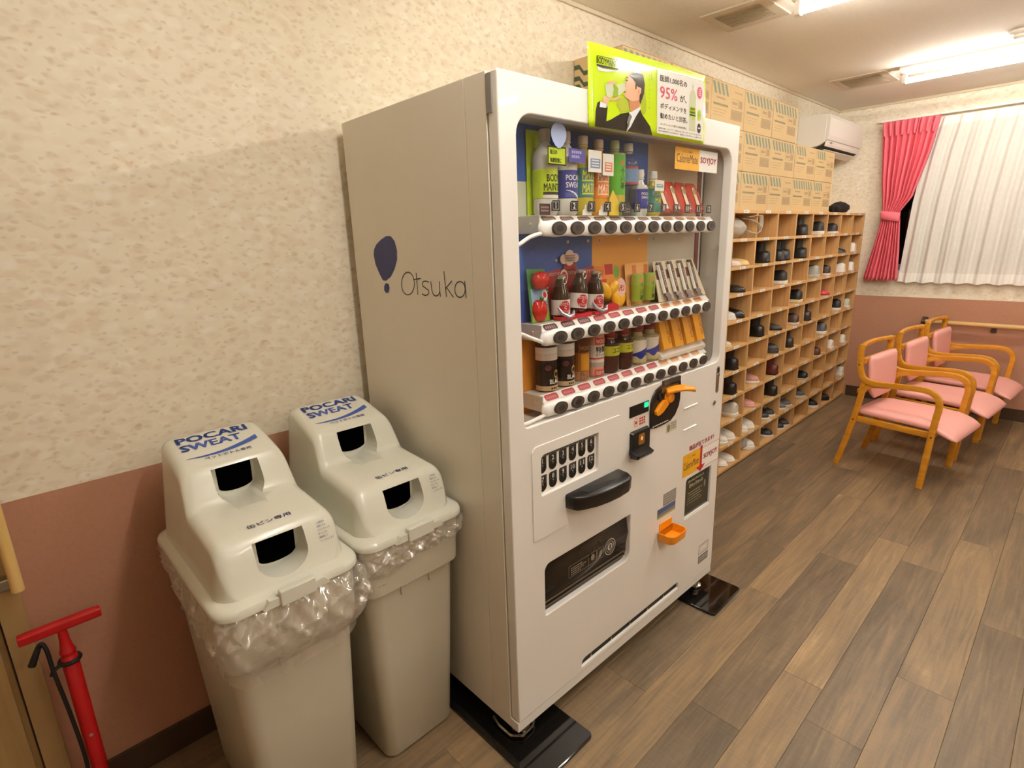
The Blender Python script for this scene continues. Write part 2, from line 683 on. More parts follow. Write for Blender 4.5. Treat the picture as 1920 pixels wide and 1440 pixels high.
ce = B(M_CEIL)
ce.box(-.2, XR + .2, YB - .2, YF + .2, H, H + .1)
struct(ce.obj('ceiling'))

# left wall: wallpaper above, terracotta below, door at the near end
DY0, DY1 = -1.90, -.959
wl = B(M_WP_Y)
wl.box(-.15, 0, DY1, YF + .15, ZW, H)
wl.box(-.15, 0, YB, DY0, ZW, H)
wl.box(-.15, 0, DY0, DY1, 2.06, H)
wall_left = struct(wl.obj('wall_left'))
q = B(M_WAINS)
q.box(-.15, .001, DY1, YF + .15, 0, ZW)
q.box(-.15, .001, YB, DY0, 0, ZW)
q.obj('wainscot', wall_left)
q = B(M_BASEB)
q.box(.001, .010, DY1, YF, 0, ZB)
struct(q.obj('baseboard_left', bevel=.002))
# far wall with the window opening
WX0, WX1, WZ0, WZ1 = .44, 2.55, 1.12, 2.20
wf = B(M_WP_X)
wf.box(-.0, WX0, YF, YF + .15, ZW, H)
wf.box(WX1, XR, YF, YF + .15, ZW, H)
wf.box(WX0, WX1, YF, YF + .15, ZW, WZ0)
wf.box(WX0, WX1, YF, YF + .15, WZ1, H)
wall_far = struct(wf.obj('wall_far'))
q = B(M_WAINS)
q.box(0, XR, YF - .001, YF + .15, 0, ZW)
q.obj('wainscot', wall_far)
q = B(M_BASEB)
q.box(.30, XR, YF - .010, YF - .001, 0, ZB)
struct(q.obj('baseboard_far', bevel=.002))
M_WP_PLAIN = mat('wallpaper_plain', '#ece1ca', .75, spec=.25, noise=(12, .05))
q = B(M_WP_PLAIN)
q.box(XR, XR + .15, YB - .15, YF + .15, ZW, H)
wr = struct(q.obj('wall_right'))
q = B(M_WAINS)
q.box(XR - .001, XR + .15, YB - .15, YF + .15, 0, ZW)
q.obj('wainscot', wr)
q = B(M_WP_PLAIN)
q.box(-.15, XR, YB - .15, YB, ZW, H)
wb = struct(q.obj('wall_near'))
q = B(M_WAINS)
q.box(-.15, XR, YB - .15, YB + .001, 0, ZW)
q.obj('wainscot', wb)
M_TRIM = mat('ceiling_trim_cream', '#dccdb2', .5)
q = B(M_TRIM)
q.box(0, .012, YB, YF, H - .018, H)
struct(q.obj('trim_1', bevel=.004))
q = B(M_TRIM)
q.box(.012, XR, YF - .012, YF, H - .018, H)
struct(q.obj('trim_2', bevel=.004))

# door at the near end of the left wall
M_DOORW = wood_mat('door_wood', '#9c7c4e', '#b3925f', 2, (2, 40), .5)
M_STEEL = mat('brushed_steel', '#b4b0a6', .35, metal=1.0)
M_HANDRAIL = wood_mat('handrail_wood', '#dcb368', '#e8c680', 2, (3, 60), .35)
q = B(mat('door_frame_wood', '#a98a5a', .5, noise=(14, .12)))
q.box(-.02, .012, -1.006, DY1, 0, 2.06)
q.box(-.02, .012, DY0, DY0 + .047, 0, 2.06)
q.box(-.02, .012, DY0, DY1, 2.02, 2.07)
door = struct(q.obj('door_1', bevel=.002))
q = B(M_DOORW)
q.box(-.045, -.008, DY0 + .047, -1.010, .01, 2.02)
q.obj('door_leaf', door, bevel=.002)
q = B(M_DOORW)
q.box(-.008, .002, -1.13, -1.022, .02, 2.0)
q.obj('door_stile', door, bevel=.003)
q = B(M_HANDRAIL)
q.lathe([(.0, .696), (.009, .696), (.0125, .700), (.0125, 1.36), (.009, 1.364), (0, 1.364)], 20, (.048, -.9585, 0))
q.obj('grab_bar', door, smooth=True)
for z in (.705, 1.32):
    q = B(M_STEEL)
    q.box(.012, .042, -1.0, -.966, z, z + .028)
    q.obj('bar_bracket', door, bevel=.003)

# window behind the curtains
M_FRAME = mat('window_frame_aluminium', '#9a9a98', .4, metal=.6)
q = B(M_FRAME)
fr_ = flat((0, YF + .05, 0), (1, 0, 0), (0, 0, 1))
q.box(WX0, WX0 + .05, YF + .02, YF + .09, WZ0, WZ1)
q.box(WX1 - .05, WX1, YF + .02, YF + .09, WZ0, WZ1)
q.box(WX0, WX1, YF + .02, YF + .09, WZ0, WZ0 + .05)
q.box(WX0, WX1, YF + .02, YF + .09, WZ1 - .05, WZ1)
q.box(1.47, 1.53, YF + .03, YF + .08, WZ0 + .05, WZ1 - .05)
win = struct(q.obj('window_1', bevel=.003))
M_NGLASS = mat('night_window_glass', '#050607', .03, spec=.6)
for a, b_ in ((WX0 + .05, 1.47), (1.53, WX1 - .05)):
    q = B(M_NGLASS)
    q.box(a, b_, YF + .05, YF + .056, WZ0 + .05, WZ1 - .05)
    q.obj('pane', win)

# ------------------------------------------------------------------ ceiling lamps, vents, detector
M_LWHITE = mat('lamp_enamel', '#eee9dc', .4)
M_TUBE = mat('fluorescent_tube', '#ffffff', .3, emit='#ffffff', est=1.0)
tb = M_TUBE.node_tree.nodes['Principled BSDF']
tb.inputs['Emission Color'].default_value = (*LAMP_COLOR, 1)
tb.inputs['Emission Strength'].default_value = LAMP_STRENGTH
def ceiling_lamp(x0, y, label):
    L_ = 1.25
    t = thing('ceiling_lamp', label, 'ceiling lamp', (x0, y, H), 0)
    q = B(M_LWHITE)
    pf = [(-.050, 0), (.050, 0), (.044, -.012), (.016, -.042), (-.016, -.042), (-.044, -.012)]
    q.loft([[(x, a, b) for a, b in pf] for x in (0, L_)])
    q.obj('housing', t, bevel=.003)
    for x in (.015, L_ - .035):
        q = B(M_LWHITE)
        q.loft([[(xx, a, b) for a, b in rrect(-.019, -.098, .019, -.040, .012, 4)] for xx in (x, x + .02)])
        q.obj('socket', t, smooth=True)
    q = B(M_TUBE)
    q.lathe([(.0155, .036), (.0155, L_ - .036)], 16, (0, 0, -.079), axis=0)
    q.obj('tube', t, smooth=True)
    return t
ceiling_lamp(.665, 3.55, 'lit fluorescent ceiling lamp nearest to the window')
ceiling_lamp(.655, 1.80, 'lit fluorescent ceiling lamp at the top edge of the photo, nearer than the other')
ceiling_lamp(.655, -.07, 'lit fluorescent ceiling lamp above the vending machine, outside the photo')
ceiling_lamp(2.55, 1.80, 'added unseen fill lamp in the open half of the room, level with the shoe shelf')  # out of view, added to tune the fill light in the room
ceiling_lamp(2.55, .05, 'added unseen fill lamp in the open half of the room, behind the camera')  # second added lamp, unseen, only there for more fill

M_VENT = mat('vent_frame', '#d9cdb8', .6)
M_GRILL = mat('vent_grille', '#b5a78f', .7, noise=(200, .15))
def vent(x0, x1, y0, y1, label):
    t = thing('ceiling_vent', label, 'ceiling vent', ((x0 + x1) / 2, (y0 + y1) / 2, H))
    a, b = (x1 - x0) / 2, (y1 - y0) / 2
    plate('frame', M_VENT, [(-a, -b), (a, -b), (a, b), (-a, b)], [rrect(-a + .045, -b + .05, a - .045, b - .05, .01, 3)], .008,
          flat((0, 0, -.008), (1, 0, 0), (0, -1, 0)), .002, t)
    q = B(M_GRILL)
    q.box(-a + .04, a - .04, -b + .045, b - .045, -.007, -.001)
    q.obj('backing', t)
    n = 11
    for k in range(n):
        y = -b + .06 + (2 * b - .12) * k / (n - 1)
        q = B(M_GRILL)
        q.box(-a + .045, a - .045, y - .004, y + .004, -.0095, -.006)
        q.obj('slat', t)
vent(.265, .56, 1.74, 2.03, 'square ceiling air vent beside the nearer fluorescent lamp')
vent(.270, .59, 3.50, 3.86, 'square ceiling air vent beside the fluorescent lamp near the window')
t = thing('smoke_detector', 'small round white smoke detector on the ceiling', 'smoke detector', (1.245, 3.25, H))
q = B(M_LWHITE)
q.lathe([(.0, -.001), (.050, -.001), (.050, -.012), (.042, -.020), (0, -.020)], 24)
q.obj('base', t, smooth=True)
q = B(M_LWHITE)
q.lathe([(.026, -.020), (.030, -.030), (.020, -.042), (0, -.042)], 20)
q.obj('sensor_head', t, smooth=True)

# ------------------------------------------------------------------ curtains
M_PINK = mat('pink_curtain_cloth', '#fa7c8a', .85, spec=.15, noise=(220, .14), bump=(500, .2))
YC = YF - .085
LX = [(1.0461, .3446), (1.2849, .3861), (1.519, .4237), (1.5943, .4261), (1.8446, .389), (2.2768, .3489)]
RX = [(1.0571, .5896), (1.2832, .5782), (1.5172, .5567), (1.5875, .548), (1.6963, .6161), (2.0201, .6904), (2.2723, .7259)]
cur = thing('pink_curtain', 'pink pleated curtain gathered by a tieback at the left of the window', 'curtain', (.5, YC, 1.045))
q = B(M_PINK)
NZ, NX = 56, 150
rings = []
for i in range(NZ + 1):
    z = lerp(1.045, 2.272, i / NZ)
    xl, xr = interp(z, LX), interp(z, RX)
    tie = math.exp(-((z - 1.557) / .11) ** 2)
    amp = lerp(.024, .012, tie)
    if z > 2.16:
        amp *= .8
    row = []
    for j in range(NX + 1):
        s = j / NX
        nf = 9
        ph = 2 * PI * nf * s + .5 * math.sin(3.1 * s * 2 + 1)
        yy = amp * math.sin(ph) + .006 * math.sin(2.3 * ph + z * 4) * (1 - tie)
        yy -= .020 * tie * math.sin(PI * s)
        if z < 1.5:
            yy += .012 * math.sin(4.2 * PI * s + 1.0) * (1.5 - z)
        row.append((lerp(xl, xr, s) - .5, yy, z - 1.045 + .006 * math.sin(ph) * (i == 0)))
    rings.append(row)
q.loft(rings, False, False, False)
o = q.obj('cloth', cur, smooth=True, angle=0)
so = o.modifiers.new('thick', 'SOLIDIFY'); so.thickness = .0025
for k in range(9):                                     # pinch pleats of the heading
    s = (k + .5) / 9
    zt, zb = 2.272, 2.165
    q = B(M_PINK)
    x1, x2 = lerp(interp(zt, LX), interp(zt, RX), s) - .5, lerp(interp(zb, LX), interp(zb, RX), s) - .5
    q.tube([(x1, -.034, zt - 1.047), (x1, -.036, zt - 1.07), ((x1 + x2) / 2, -.034, 2.22 - 1.045), (x2, -.026, zb - 1.045)], [.009, .010, .0105, .006], 8)
    q.obj('pleat', cur, smooth=True)
q = B(M_PINK)
rg = []
for i in range(25):
    t_ = 2 * PI * i / 24
    cx = .487 - .5
    px, py = cx + .0685 * math.cos(t_), -.016 + .027 * math.sin(t_)
    zc = 1.557 - 1.045 - .012 * math.cos(t_)
    rg.append([(px, py, zc - .034), (px * 1.0 + .001 * math.cos(t_), py + .001 * math.sin(t_), zc), (px, py, zc + .034)])
q.loft(rg, False, False, False)
o = q.obj('tieback', cur, smooth=True, angle=0)
so = o.modifiers.new('thick', 'SOLIDIFY'); so.thickness = .004

M_VOILE = film_mat('white_voile', '#fdf9f0', .88, .0, 60, .1, .5, (1, 1, 1), .18, .03)
M_VOILE_H = film_mat('white_voile_hem', '#fffdf6', .97, .0, 60, .1, .5, (1, 1, 1), .1, .02)
YS = YF - .052
she = thing('sheer_curtain', 'white translucent sheer curtain with soft folds across the window', 'curtain', (1.5, YS, 1.03))
def sheer(z0, z1, nz, m_, name, off=0.0):
    q = B(m_)
    rings = []
    for i in range(nz + 1):
        z = lerp(z0, z1, i / nz)
        xl = interp(z, [(1.03, .588), (1.3659, .6017), (1.6528, .6157), (2.0, .65), (2.265, .69)])
        row = []
        for j in range(261):
            s = j / 260
            x = lerp(xl, 2.72, s)
            ph = 2 * PI * 19 * s + .8 * math.sin(11 * s) + .25 * (2.2 - z)
            am = lerp(.019, .013, (z - 1.03) / 1.24)
            yy = am * (math.sin(ph) + .35 * math.sin(2.7 * ph + 1.3)) - off
            dz = (.004 * math.sin(ph + .6) if (i == 0 and z0 < 1.1) else 0)
            row.append((x - 1.5, yy, z - 1.03 + dz))
        rings.append(row)
    q.loft(rings, False, False, False)
    return q.obj(name, she, smooth=True, angle=0)
sheer(1.03, 1.105, 4, M_VOILE_H, 'bottom_hem')
sheer(1.105, 2.20, 30, M_VOILE, 'voile')
sheer(2.20, 2.262, 3, M_VOILE_H, 'heading')
t = thing('curtain_rail', 'slim white curtain rail above the window', 'curtain rail', (1.55, YF - .065, 2.275))
q = B(M_LWHITE)
q.box(-1.22, 1.22, -.012, .012, .002, .020)
q.obj('track', t, bevel=.003)
for x in (-1.1, -.4, .4, 1.1):
    q = B(M_LWHITE)
    q.box(x - .012, x + .012, .012, .062, .0, .022)
    q.obj('bracket', t, bevel=.002)

# handrail on the far wall
t = thing('handrail', 'pale round wooden handrail on the far wall behind the chairs', 'handrail', (.81, YF, .725))
q = B(wood_mat('rail_wood', '#d6ac6c', '#e6c48a', 0, (3, 60), .35))
q.lathe([(0, .004), (.014, .004), (.0175, .010), (.0175, 2.39), (.014, 2.40), (0, 2.40)], 18, (0, -.075, 0), axis=0)
q.obj('rail', t, smooth=True)
M_DARKMET = mat('dark_bracket_metal', '#5a4a40', .4, metal=.5)
q = B(M_DARKMET)
q.lathe([(0, -.014), (.021, -.014), (.021, .016), (0, .016)], 18, (0, -.075, 0), axis=0)
q.box(-.012, .012, -.075, -.002, -.016, .016)
q.box(-.02, .02, -.008, -.001, -.03, .03)
q.obj('end_bracket', t, bevel=.002)
for x in (.435, 1.3, 2.1):
    q = B(M_DARKMET)
    q.tube([(x, -.004, -.04), (x, -.045, -.043), (x, -.072, -.030), (x, -.075, -.016)], .007, 8)
    q.box(x - .018, x + .018, -.006, -.001, -.065, -.015)
    q.obj('bracket', t, smooth=True)

# ================================================================== VENDING MACHINE
XF, MA, MWID, MT, MB0 = .7531, -.0147, 1.1437, 1.83, .0654
def mw(dep, u, z):
    return (XF + math.cos(MA) * dep - math.sin(MA) * u, math.sin(MA) * dep + math.cos(MA) * u, z)
M_VM = mat('machine_white_enamel', '#ece8e1', .28, noise=(6, .02), coat=.15)
M_VMS = mat('machine_side_enamel', '#e6dfd0', .33, noise=(6, .02))
M_VMI = mat('machine_inner_grey', '#d0cabd', .5, noise=(8, .04))
M_BLACK = mat('black_plastic', '#121110', .3, noise=(40, .2))
M_BLACKM = mat('black_matte', '#0e0d0c', .6)
M_DGREY = mat('dark_grey_print', '#3a3733', .6)
M_GREYP = mat('grey_print', '#85807a', .6)
M_LGREY = mat('light_grey_sticker', '#bdb6a8', .5)
M_WHITEP = mat('white_print', '#f4f1ea', .5)
M_BLUEP = mat('navy_logo_print', '#35386e', .5)
M_LETTER = mat('dark_logo_letters', '#4a4240', .5)
M_REDP = mat('red_print', '#c3202c', .5)
M_YELP = mat('yellow_print', '#f2b21e', .5)
M_ORANGE = mat('orange_plastic', '#f79a14', .35)
M_CHROME = mat('chrome', '#c9c4b8', .15, metal=1.0)
M_SCREW = mat('screw_metal', '#d8d3c8', .3, metal=.8)
M_BTN = mat('button_smoke', '#4b443d', .3, noise=(60, .12))
M_BTNR = mat('button_rim', '#2f2a27', .35)
FR = flat((0, 0, 0), (0, 1, 0), (0, 0, 1))
FS = flat((0, 0, 0), (1, 0, 0), (0, 0, 1))
def fd(d):
    return flat((d, 0, 0), (0, 1, 0), (0, 0, 1))
vm = thing('vending_machine', 'large white drink vending machine against the left wall beside the grey bins', 'vending machine', (XF, 0, 0), MA)
XB = .0454 - XF
# cabinet: back block plus a rim round the display recess
q = B(M_VMS)
q.box(XB, -.112, 0, MWID, MB0, MT)
q.box(-.112, -.036, 0, .044, MB0, MT)
q.box(-.112, -.036, 1.112, MWID, MB0, MT)
q.box(-.112, -.036, .044, 1.112, 1.758, MT)
q.box(-.112, -.036, .044, 1.112, MB0, .985)
q.obj('cabinet', vm, bevel=.002)
# side print
q = B(M_BLUEP)
DROP = [(-0.5038, 1.4930), (-0.4782, 1.4923), (-0.4603, 1.4779), (-0.4515, 1.4518), (-0.4546, 1.4258), (-0.4721, 1.3992), (-0.4976, 1.3755), (-0.5262, 1.3633), (-0.5445, 1.3638), (-0.5600, 1.3812), (-0.5800, 1.4115), (-0.5860, 1.4392), (-0.5806, 1.4557), (-0.5646, 1.4702), (-0.5350, 1.4837)]
DOT = [(-0.5307, 1.3559), (-0.5128, 1.3543), (-0.5094, 1.3429), (-0.5182, 1.3287), (-0.5316, 1.3258), (-0.5421, 1.3338), (-0.5399, 1.3467)]
L_O = [(-0.3733, 1.3601), (-0.3755, 1.3518), (-0.3799, 1.3440), (-0.3861, 1.3372), (-0.3938, 1.3317), (-0.4024, 1.3281), (-0.4114, 1.3266), (-0.4202, 1.3273), (-0.4280, 1.3301), (-0.4345, 1.3350), (-0.4390, 1.3416), (-0.4413, 1.3494), (-0.4412, 1.3578), (-0.4387, 1.3663), (-0.4340, 1.3742), (-0.4275, 1.3810), (-0.4197, 1.3863), (-0.4110, 1.3896), (-0.4021, 1.3909), (-0.3935, 1.3900), (-0.3860, 1.3870), (-0.3798, 1.3821), (-0.3755, 1.3757), (-0.3733, 1.3682), (-0.3733, 1.3601)]
L_t = [(-0.3608, 1.3896), (-0.3597, 1.3291)]
L_t2 = [(-0.3774, 1.3708), (-0.3399, 1.3749)]
L_s = [(-0.3026, 1.3659), (-0.3147, 1.3686), (-0.3273, 1.3672), (-0.3344, 1.3609), (-0.3317, 1.3544), (-0.3180, 1.3488), (-0.3062, 1.3437), (-0.3053, 1.3367), (-0.3140, 1.3307), (-0.3268, 1.3291), (-0.3389, 1.3331)]
L_u = [(-0.2927, 1.3687), (-0.2897, 1.3424), (-0.2839, 1.3327), (-0.2722, 1.3298), (-0.2599, 1.3339), (-0.2538, 1.3430), (-0.2525, 1.3695)]
L_u2 = [(-0.2538, 1.3430), (-0.2519, 1.3293)]
L_k = [(-0.2297, 1.3970), (-0.2254, 1.3297)]
L_k2 = [(-0.1977, 1.3726), (-0.2281, 1.3509)]
L_k3 = [(-0.2220, 1.3541), (-0.1947, 1.3303)]
L_a = [(-0.1439, 1.3529), (-0.1455, 1.3467), (-0.1490, 1.3409), (-0.1541, 1.3362), (-0.1604, 1.3330), (-0.1671, 1.3317), (-0.1738, 1.3323), (-0.1796, 1.3350), (-0.1841, 1.3393), (-0.1867, 1.3448), (-0.1871, 1.3511), (-0.1855, 1.3575), (-0.1818, 1.3633), (-0.1765, 1.3680), (-0.1702, 1.3710), (-0.1635, 1.3722), (-0.1569, 1.3714), (-0.1512, 1.3688), (-0.1469, 1.3645), (-0.1444, 1.3591), (-0.1439, 1.3529)]
L_a2 = [(-0.1443, 1.3742), (-0.1412, 1.3316)]
def stroke(q, fr, pts, w, h=.0006):
    for a, b in zip(pts, pts[1:]):
        q.pline(fr, a[0], a[1], b[0], b[1], w, h)
    return q
q.pp(FS, DROP, .0006)
q.pp(FS, DOT, .0006)
q.m(M_LETTER)
for l_ in (L_O, L_t, L_t2, L_s, L_u, L_u2, L_k, L_k2, L_k3, L_a, L_a2):
    stroke(q, FS, l_, .0034)
q.obj('company_logo', vm)
# door panel
win_h = rrect(.0565, .9975, 1.0965, 1.748, .03, 6, (.014, .030, .048, .050))
key_h = rrect(.112, .789, .358, .908, .008, 3, (.003, .010, .003, .014))
out_h = rrect(.122, .403, .5375, .569, .02, 4, (.004, .030, .004, .022))
food_h = rrect(.8945, .408, 1.0885, .573, .02, 4, (.004, .004, .004, .014))
slot_h = rrect(.285, .118, .872, .146, .008, 3, (.004, .004, .009, .018))
dp = plate('door_panel', M_VM, rrect(.002, .1025, MWID - .002, MT - .002, .004, 2), [win_h, key_h, out_h, food_h, slot_h], .033, FR, .0035, vm)
q = B(M_VM)
q.box(-.036, -.003, 0, MWID, MB0, .0985)
q.obj('plinth', vm, bevel=.002)
q = B(M_GREYP)
q.box(-.0355, -.016, -.0012, .004, 1.742, 1.822)
q.obj('hinge_cover', vm, bevel=.001)
q = B(M_BLACKM)
q.box(-.034, -.0085, .27, .88, .112, .152)
q.obj('toe_slot_backing', vm)
q = B(M_CHROME)
for u in (.34, .45, .56, .67, .78):
    q.box(-.0085, -.0070, u - .003, u + .003, .122, .144)
q.m(M_VM)
q.loft([[(-.008, u, .114), (-.0005, u, .1150), (-.0005, u, .1180), (-.008, u, .1210)] for u in (.287, .871)])
q.obj('toe_slot_lip', vm)
for u, d_ in ((.055, -.055), (1.075, -.040), (.055, -.62), (1.088, -.62)):
    q = B(M_CHROME)
    q.lathe([(.0, .0115), (.026, .0115), (.030, .016), (.030, .022), (.014, .030), (.014, .064), (0, .064)], 20, (d_, u, 0))
    q.lathe([(.022, .034), (.022, .044)], 6, (d_, u, 0))
    q.obj('foot', vm, smooth=True)
q = B(M_CHROME)
q.tube([(-.13, .012, .026), (-.095, .004, .024), (-.045, .006, .022), (-.020, .030, .021), (-.022, .075, .022), (-.04, .10, .024)], .0045, 8)
q.obj('foot_bail', vm, smooth=True)

# display recess
q = B(M_VMI)
q.box(-.110, -.034, .045, .049, .986, 1.757)
q.box(-.110, -.034, 1.107, 1.111, .986, 1.757)
q.box(-.110, -.034, .049, 1.107, .986, .990)
q.box(-.110, -.034, .049, 1.107, 1.753, 1.757)
q.obj('recess_lining', vm)
def panel(c, u0, u1, z0, z1, nm):
    q = B(mat(nm, c, .5, noise=(5, .06)))
    q.box(-.1115, -.108, u0, u1, z0, z1)
    q.obj('back_panel', vm)
panel('#3a68c4', .049, .743, 1.615, 1.753, 'panel_blue_top')
panel('#dfe2cf', .049, .20, 1.50, 1.615, 'panel_pale_green')
panel('#4a58a4', .20, .743, 1.50, 1.615, 'panel_indigo')
panel('#dccbac', .743, 1.085, 1.50, 1.753, 'panel_beige')
panel('#3b62b8', .049, .461, 1.225, 1.50, 'panel_blue_mid')
panel('#f8b24a', .461, .753, 1.225, 1.50, 'panel_orange_mid')
panel('#d8d1c2', .753, 1.085, 1.225, 1.50, 'panel_grey_mid')
panel('#ee9a3a', .049, .30, .99, 1.225, 'panel_orange_low')
panel('#9a7a55', .30, 1.085, .99, 1.225, 'panel_brown_low')
q = B(mat('maroon_strip', '#7c2230', .5))
q.box(-.1085, -.104, 1.060, 1.083, .99, 1.753)
q.m(M_BLACKM).box(-.1085, -.102, 1.094, 1.101, .99, 1.753)
q.m(M_WHITEP).box(-.1085, -.104, 1.083, 1.094, .99, 1.753)
q.obj('edge_strip', vm)
for u, z in ((.115, 1.67), (.72, 1.66), (.13, 1.46), (.35, 1.46), (.44, 1.46), (.50, 1.46), (.70, 1.46), (.30, 1.41), (.79, 1.46)):
    q = B(M_SCREW)
    q.lathe([(0, -.108), (.005, -.108), (.004, -.105), (0, -.1045)], 10, (0, u, z), axis=0)
    q.obj('screw', vm, smooth=True)
# front pane
M_PANE = glass_mat('display_pane_clear', (.97, .97, .96), rough=.01)
q = B(M_PANE)
q.poly([(-.0285, .050, .991), (-.0285, 1.106, .991), (-.0285, 1.106, 1.752), (-.0285, .050, 1.752)])
q.obj('display_pane', vm)

# trays, button rails
BU = [.1982 + .0706 * i for i in range(12)]
RAILZ = (1.4948, 1.2173, 1.0228)
STRIP = [(['#6b4a42'] * 8 + ['#c98a50'] * 4), (['#3a2c33'] * 3 + ['#a8323c'] * 5 + ['#d49a4a'] * 4), (['#b8323c'] * 8 + ['#dca860'] * 4)]
M_RAIL = mat('rail_white_plastic', '#f3f1ec', .3)
for ri, z0 in enumerate(RAILZ):
    q = B(M_VMI)
    q.box(-.107, -.046, .158, 1.05, z0 - .010, z0 + .033)
    q.box(-.107, -.029, .155, .158, z0 - .011, z0 + .034)
    tr = q.obj('tray', vm, bevel=.0015)
    q = B(M_SCREW)
    q.lathe([(0, .0018), (.004, .0014), (.005, 0)], 10, (-.062, .155, z0 + .012), axis=1)
    q.v = [(x, 2 * .155 - y, z) for x, y, z in q.v]
    q.obj('bolt', tr, smooth=True)
    # sloping label strip
    fs = flat((-.0280, 0, z0 + .0145), (0, 1, 0), (-.0175, 0, .0185))
    q = B(M_WHITEP)
    q.prism(fs, [(.158, 0), (1.045, 0), (1.045, .0255), (.158, .0255)], -.0015, 0)
    st = q.obj('label_strip', vm)
    for i, u in enumerate(BU):
        q = B(mat('strip_' + STRIP[ri][i], STRIP[ri][i], .5, noise=(300, .3)))
        q.prism(fs, rrect(u - .026, .0035, u + .026, .0225, .006, 3), 0, .0006)
        q.m(mat('strip_text_' + STRIP[ri][i][1:3], '#c87a78' if ri else '#a08878', .6))
        for k in range(5):
            q.prect(fs, u - .020 + k * .0082, .009, u - .015 + k * .0082, .017, .0009)
        q.obj('price_label', st)
    # wavy rail
    q = B(M_RAIL)
    rings = []
    NU = 120
    for k in range(NU + 1):
        u = lerp(.1395, 1.0095, k / NU)
        e = min(1, min(k, NU - k) / 3.0)
        e = math.sqrt(1 - (1 - e) ** 2)
        w = .5 + .5 * math.cos(2 * PI * (u - BU[0]) / .0706)
        rz_, rd = (.0192 + .0022 * w) * (.35 + .65 * e), (.0115 + .0035 * w) * (.35 + .65 * e)
        rings.append([(-.0150 + rd * (abs(math.cos(t)) ** .7) * (1 if math.cos(t) > 0 else -1), u, z0 + rz_ * (abs(math.sin(t)) ** .8) * (1 if math.sin(t) > 0 else -1))
                      for t in [2 * PI * j / 20 for j in range(20)]])
    q.loft(rings)
    rail = q.obj('button_rail', vm, smooth=True, angle=0)
    for u in BU:
        q = B(M_BTNR)
        fr_ = fd(-.0008)
        E_ = lambda rx, ry: [(u + rx * math.cos(2 * PI * j / 24), z0 + ry * math.sin(2 * PI * j / 24)) for j in range(24)]
        q.prism(fr_, E_(.0265, .0168), -.004, .0022)
        q.m(M_BTN).prism(fr_, E_(.0235, .0145), .0022, .0030)
        q.m(M_BTNR).prism(fr_, E_(.013, .0085), .0030, .0032)
        q.obj('button', rail)
CAB = [[(1.4843, .1475), (1.475, .1042), (1.4574, .0622)], [(1.2083, .1483), (1.2257, .1055), (1.2442, .0609)], [(1.0117, .1539), (1.0065, .1085), (1.0048, .0689)]]
for c_ in CAB:
    q = B(M_RAIL)
    q.tube(bez([(-.014, u, z) for z, u in c_] + [(-.045, c_[2][1] - .008, c_[2][0] - .002)], 5), .0052, 8)
    q.obj('cable', vm, smooth=True)
# number plates behind the top rail
for i in range(12):
    u = .2144 + .0716 * i
    q = B(M_BLACK)
    f_ = fd(-.0275)
    q.prism(f_, [(u - .0155, 1.5385), (u + .0155, 1.5385), (u + .0155, 1.5645), (u - .010, 1.5645), (u - .0155, 1.559)], -.0004, .0006)
    q.m(M_LGREY)
    q.pframe(f_, u - .0115, 1.5420, u + .0115, 1.5610, .0011, .0008)
    q.m(M_WHITEP).ptext(f_, str(i + 1), u, 1.5450, None if i < 9 else .015, .0140, .03, .0010, 'C')
    q.obj('number_plate', vm)
# stickers on the pane
FP = fd(-.0275)
q = B(M_YELP)
q.prect(FP, .770, 1.6705, .920, 1.737, .0003)
q.m(M_WHITEP).prect(FP, .920, 1.6705, 1.043, 1.737, .0003)
q.m(M_DGREY).ptext(FP, 'CalorieMate', .845, 1.692, .130, .026, 0, .0006, 'C')
q.ptext(FP, 'バランス栄養食', .845, 1.7225, .06, .006, 0, .0006, 'C')
q.m(M_REDP).ptext(FP, 'SOYJOY', .981, 1.692, .106, .024, .03, .0006, 'C')
q.obj('pane_sticker', vm)
q = B(mat('pale_blue_sticker', '#a9bbe6', .4))
q.pp(FP, [(.2285 + (.0285 * math.sin(t) if math.cos(t) > 0 else .0285 * math.sin(t) * (1 - .30 * (-math.cos(t)) ** 2)), 1.722 + (.026 if math.cos(t) > 0 else .034) * math.cos(t)) for t in [2 * PI * k / 28 for k in range(28)]], .0004)
q.obj('drop_sticker', vm)

# raised lower panel, keypad, handle
lp = plate('lower_panel', M_VM, rrect(.0775, .661, .476, .938, .02, 5, (.006, .006, .02, .022)), [key_h], .004, flat((.0030, 0, 0), (0, 1, 0), (0, 0, 1)), .0015, vm)
q = B(M_WHITEP)
q.box(-.010, -.0072, .10, .37, .78, .92)
kp = q.obj('keypad', vm)
FK = fd(-.0070)
q = B(M_GREYP)
q.prect(FK, .108, .896, .362, .915, .0004)
q.m(M_DGREY)
for k in range(26):
    q.prect(FK, .135 + k * .0076, .899, .140 + k * .0076, .9035, .0008)
q.obj('keypad_heading', kp)
for i in range(12):
    u, z = .1255 + .0417 * (i % 6), (.8745, .8200)[i // 6]
    q = B(M_BLACK)
    q.prism(FK, [(u - .0155, z + .019), (u - .0115, z + .023), (u + .0155, z + .023), (u + .0155, z - .012), (u + .012, z - .019), (u + .006, z - .023), (u, z - .0245), (u - .006, z - .023), (u - .012, z - .019), (u - .0155, z - .012)], 0, .0012)
    q.m(M_GREYP).pframe(FK, u - .0122, z + .0020, u + .0122, z + .0200, .0009, .0014)
    q.m(M_WHITEP).ptext(FK, str(i + 1), u, z + .0045, (None if i < 9 else .0155), .0135, .03, .0016, 'C')
    q.pell(FK, u, z - .002, .0028, .0011, .0016, 8)
    q.m(M_GREYP).prect(FK, u - .002, z - .0075, u + .002, z - .0062, .0016)
    q.obj('key_badge', kp)
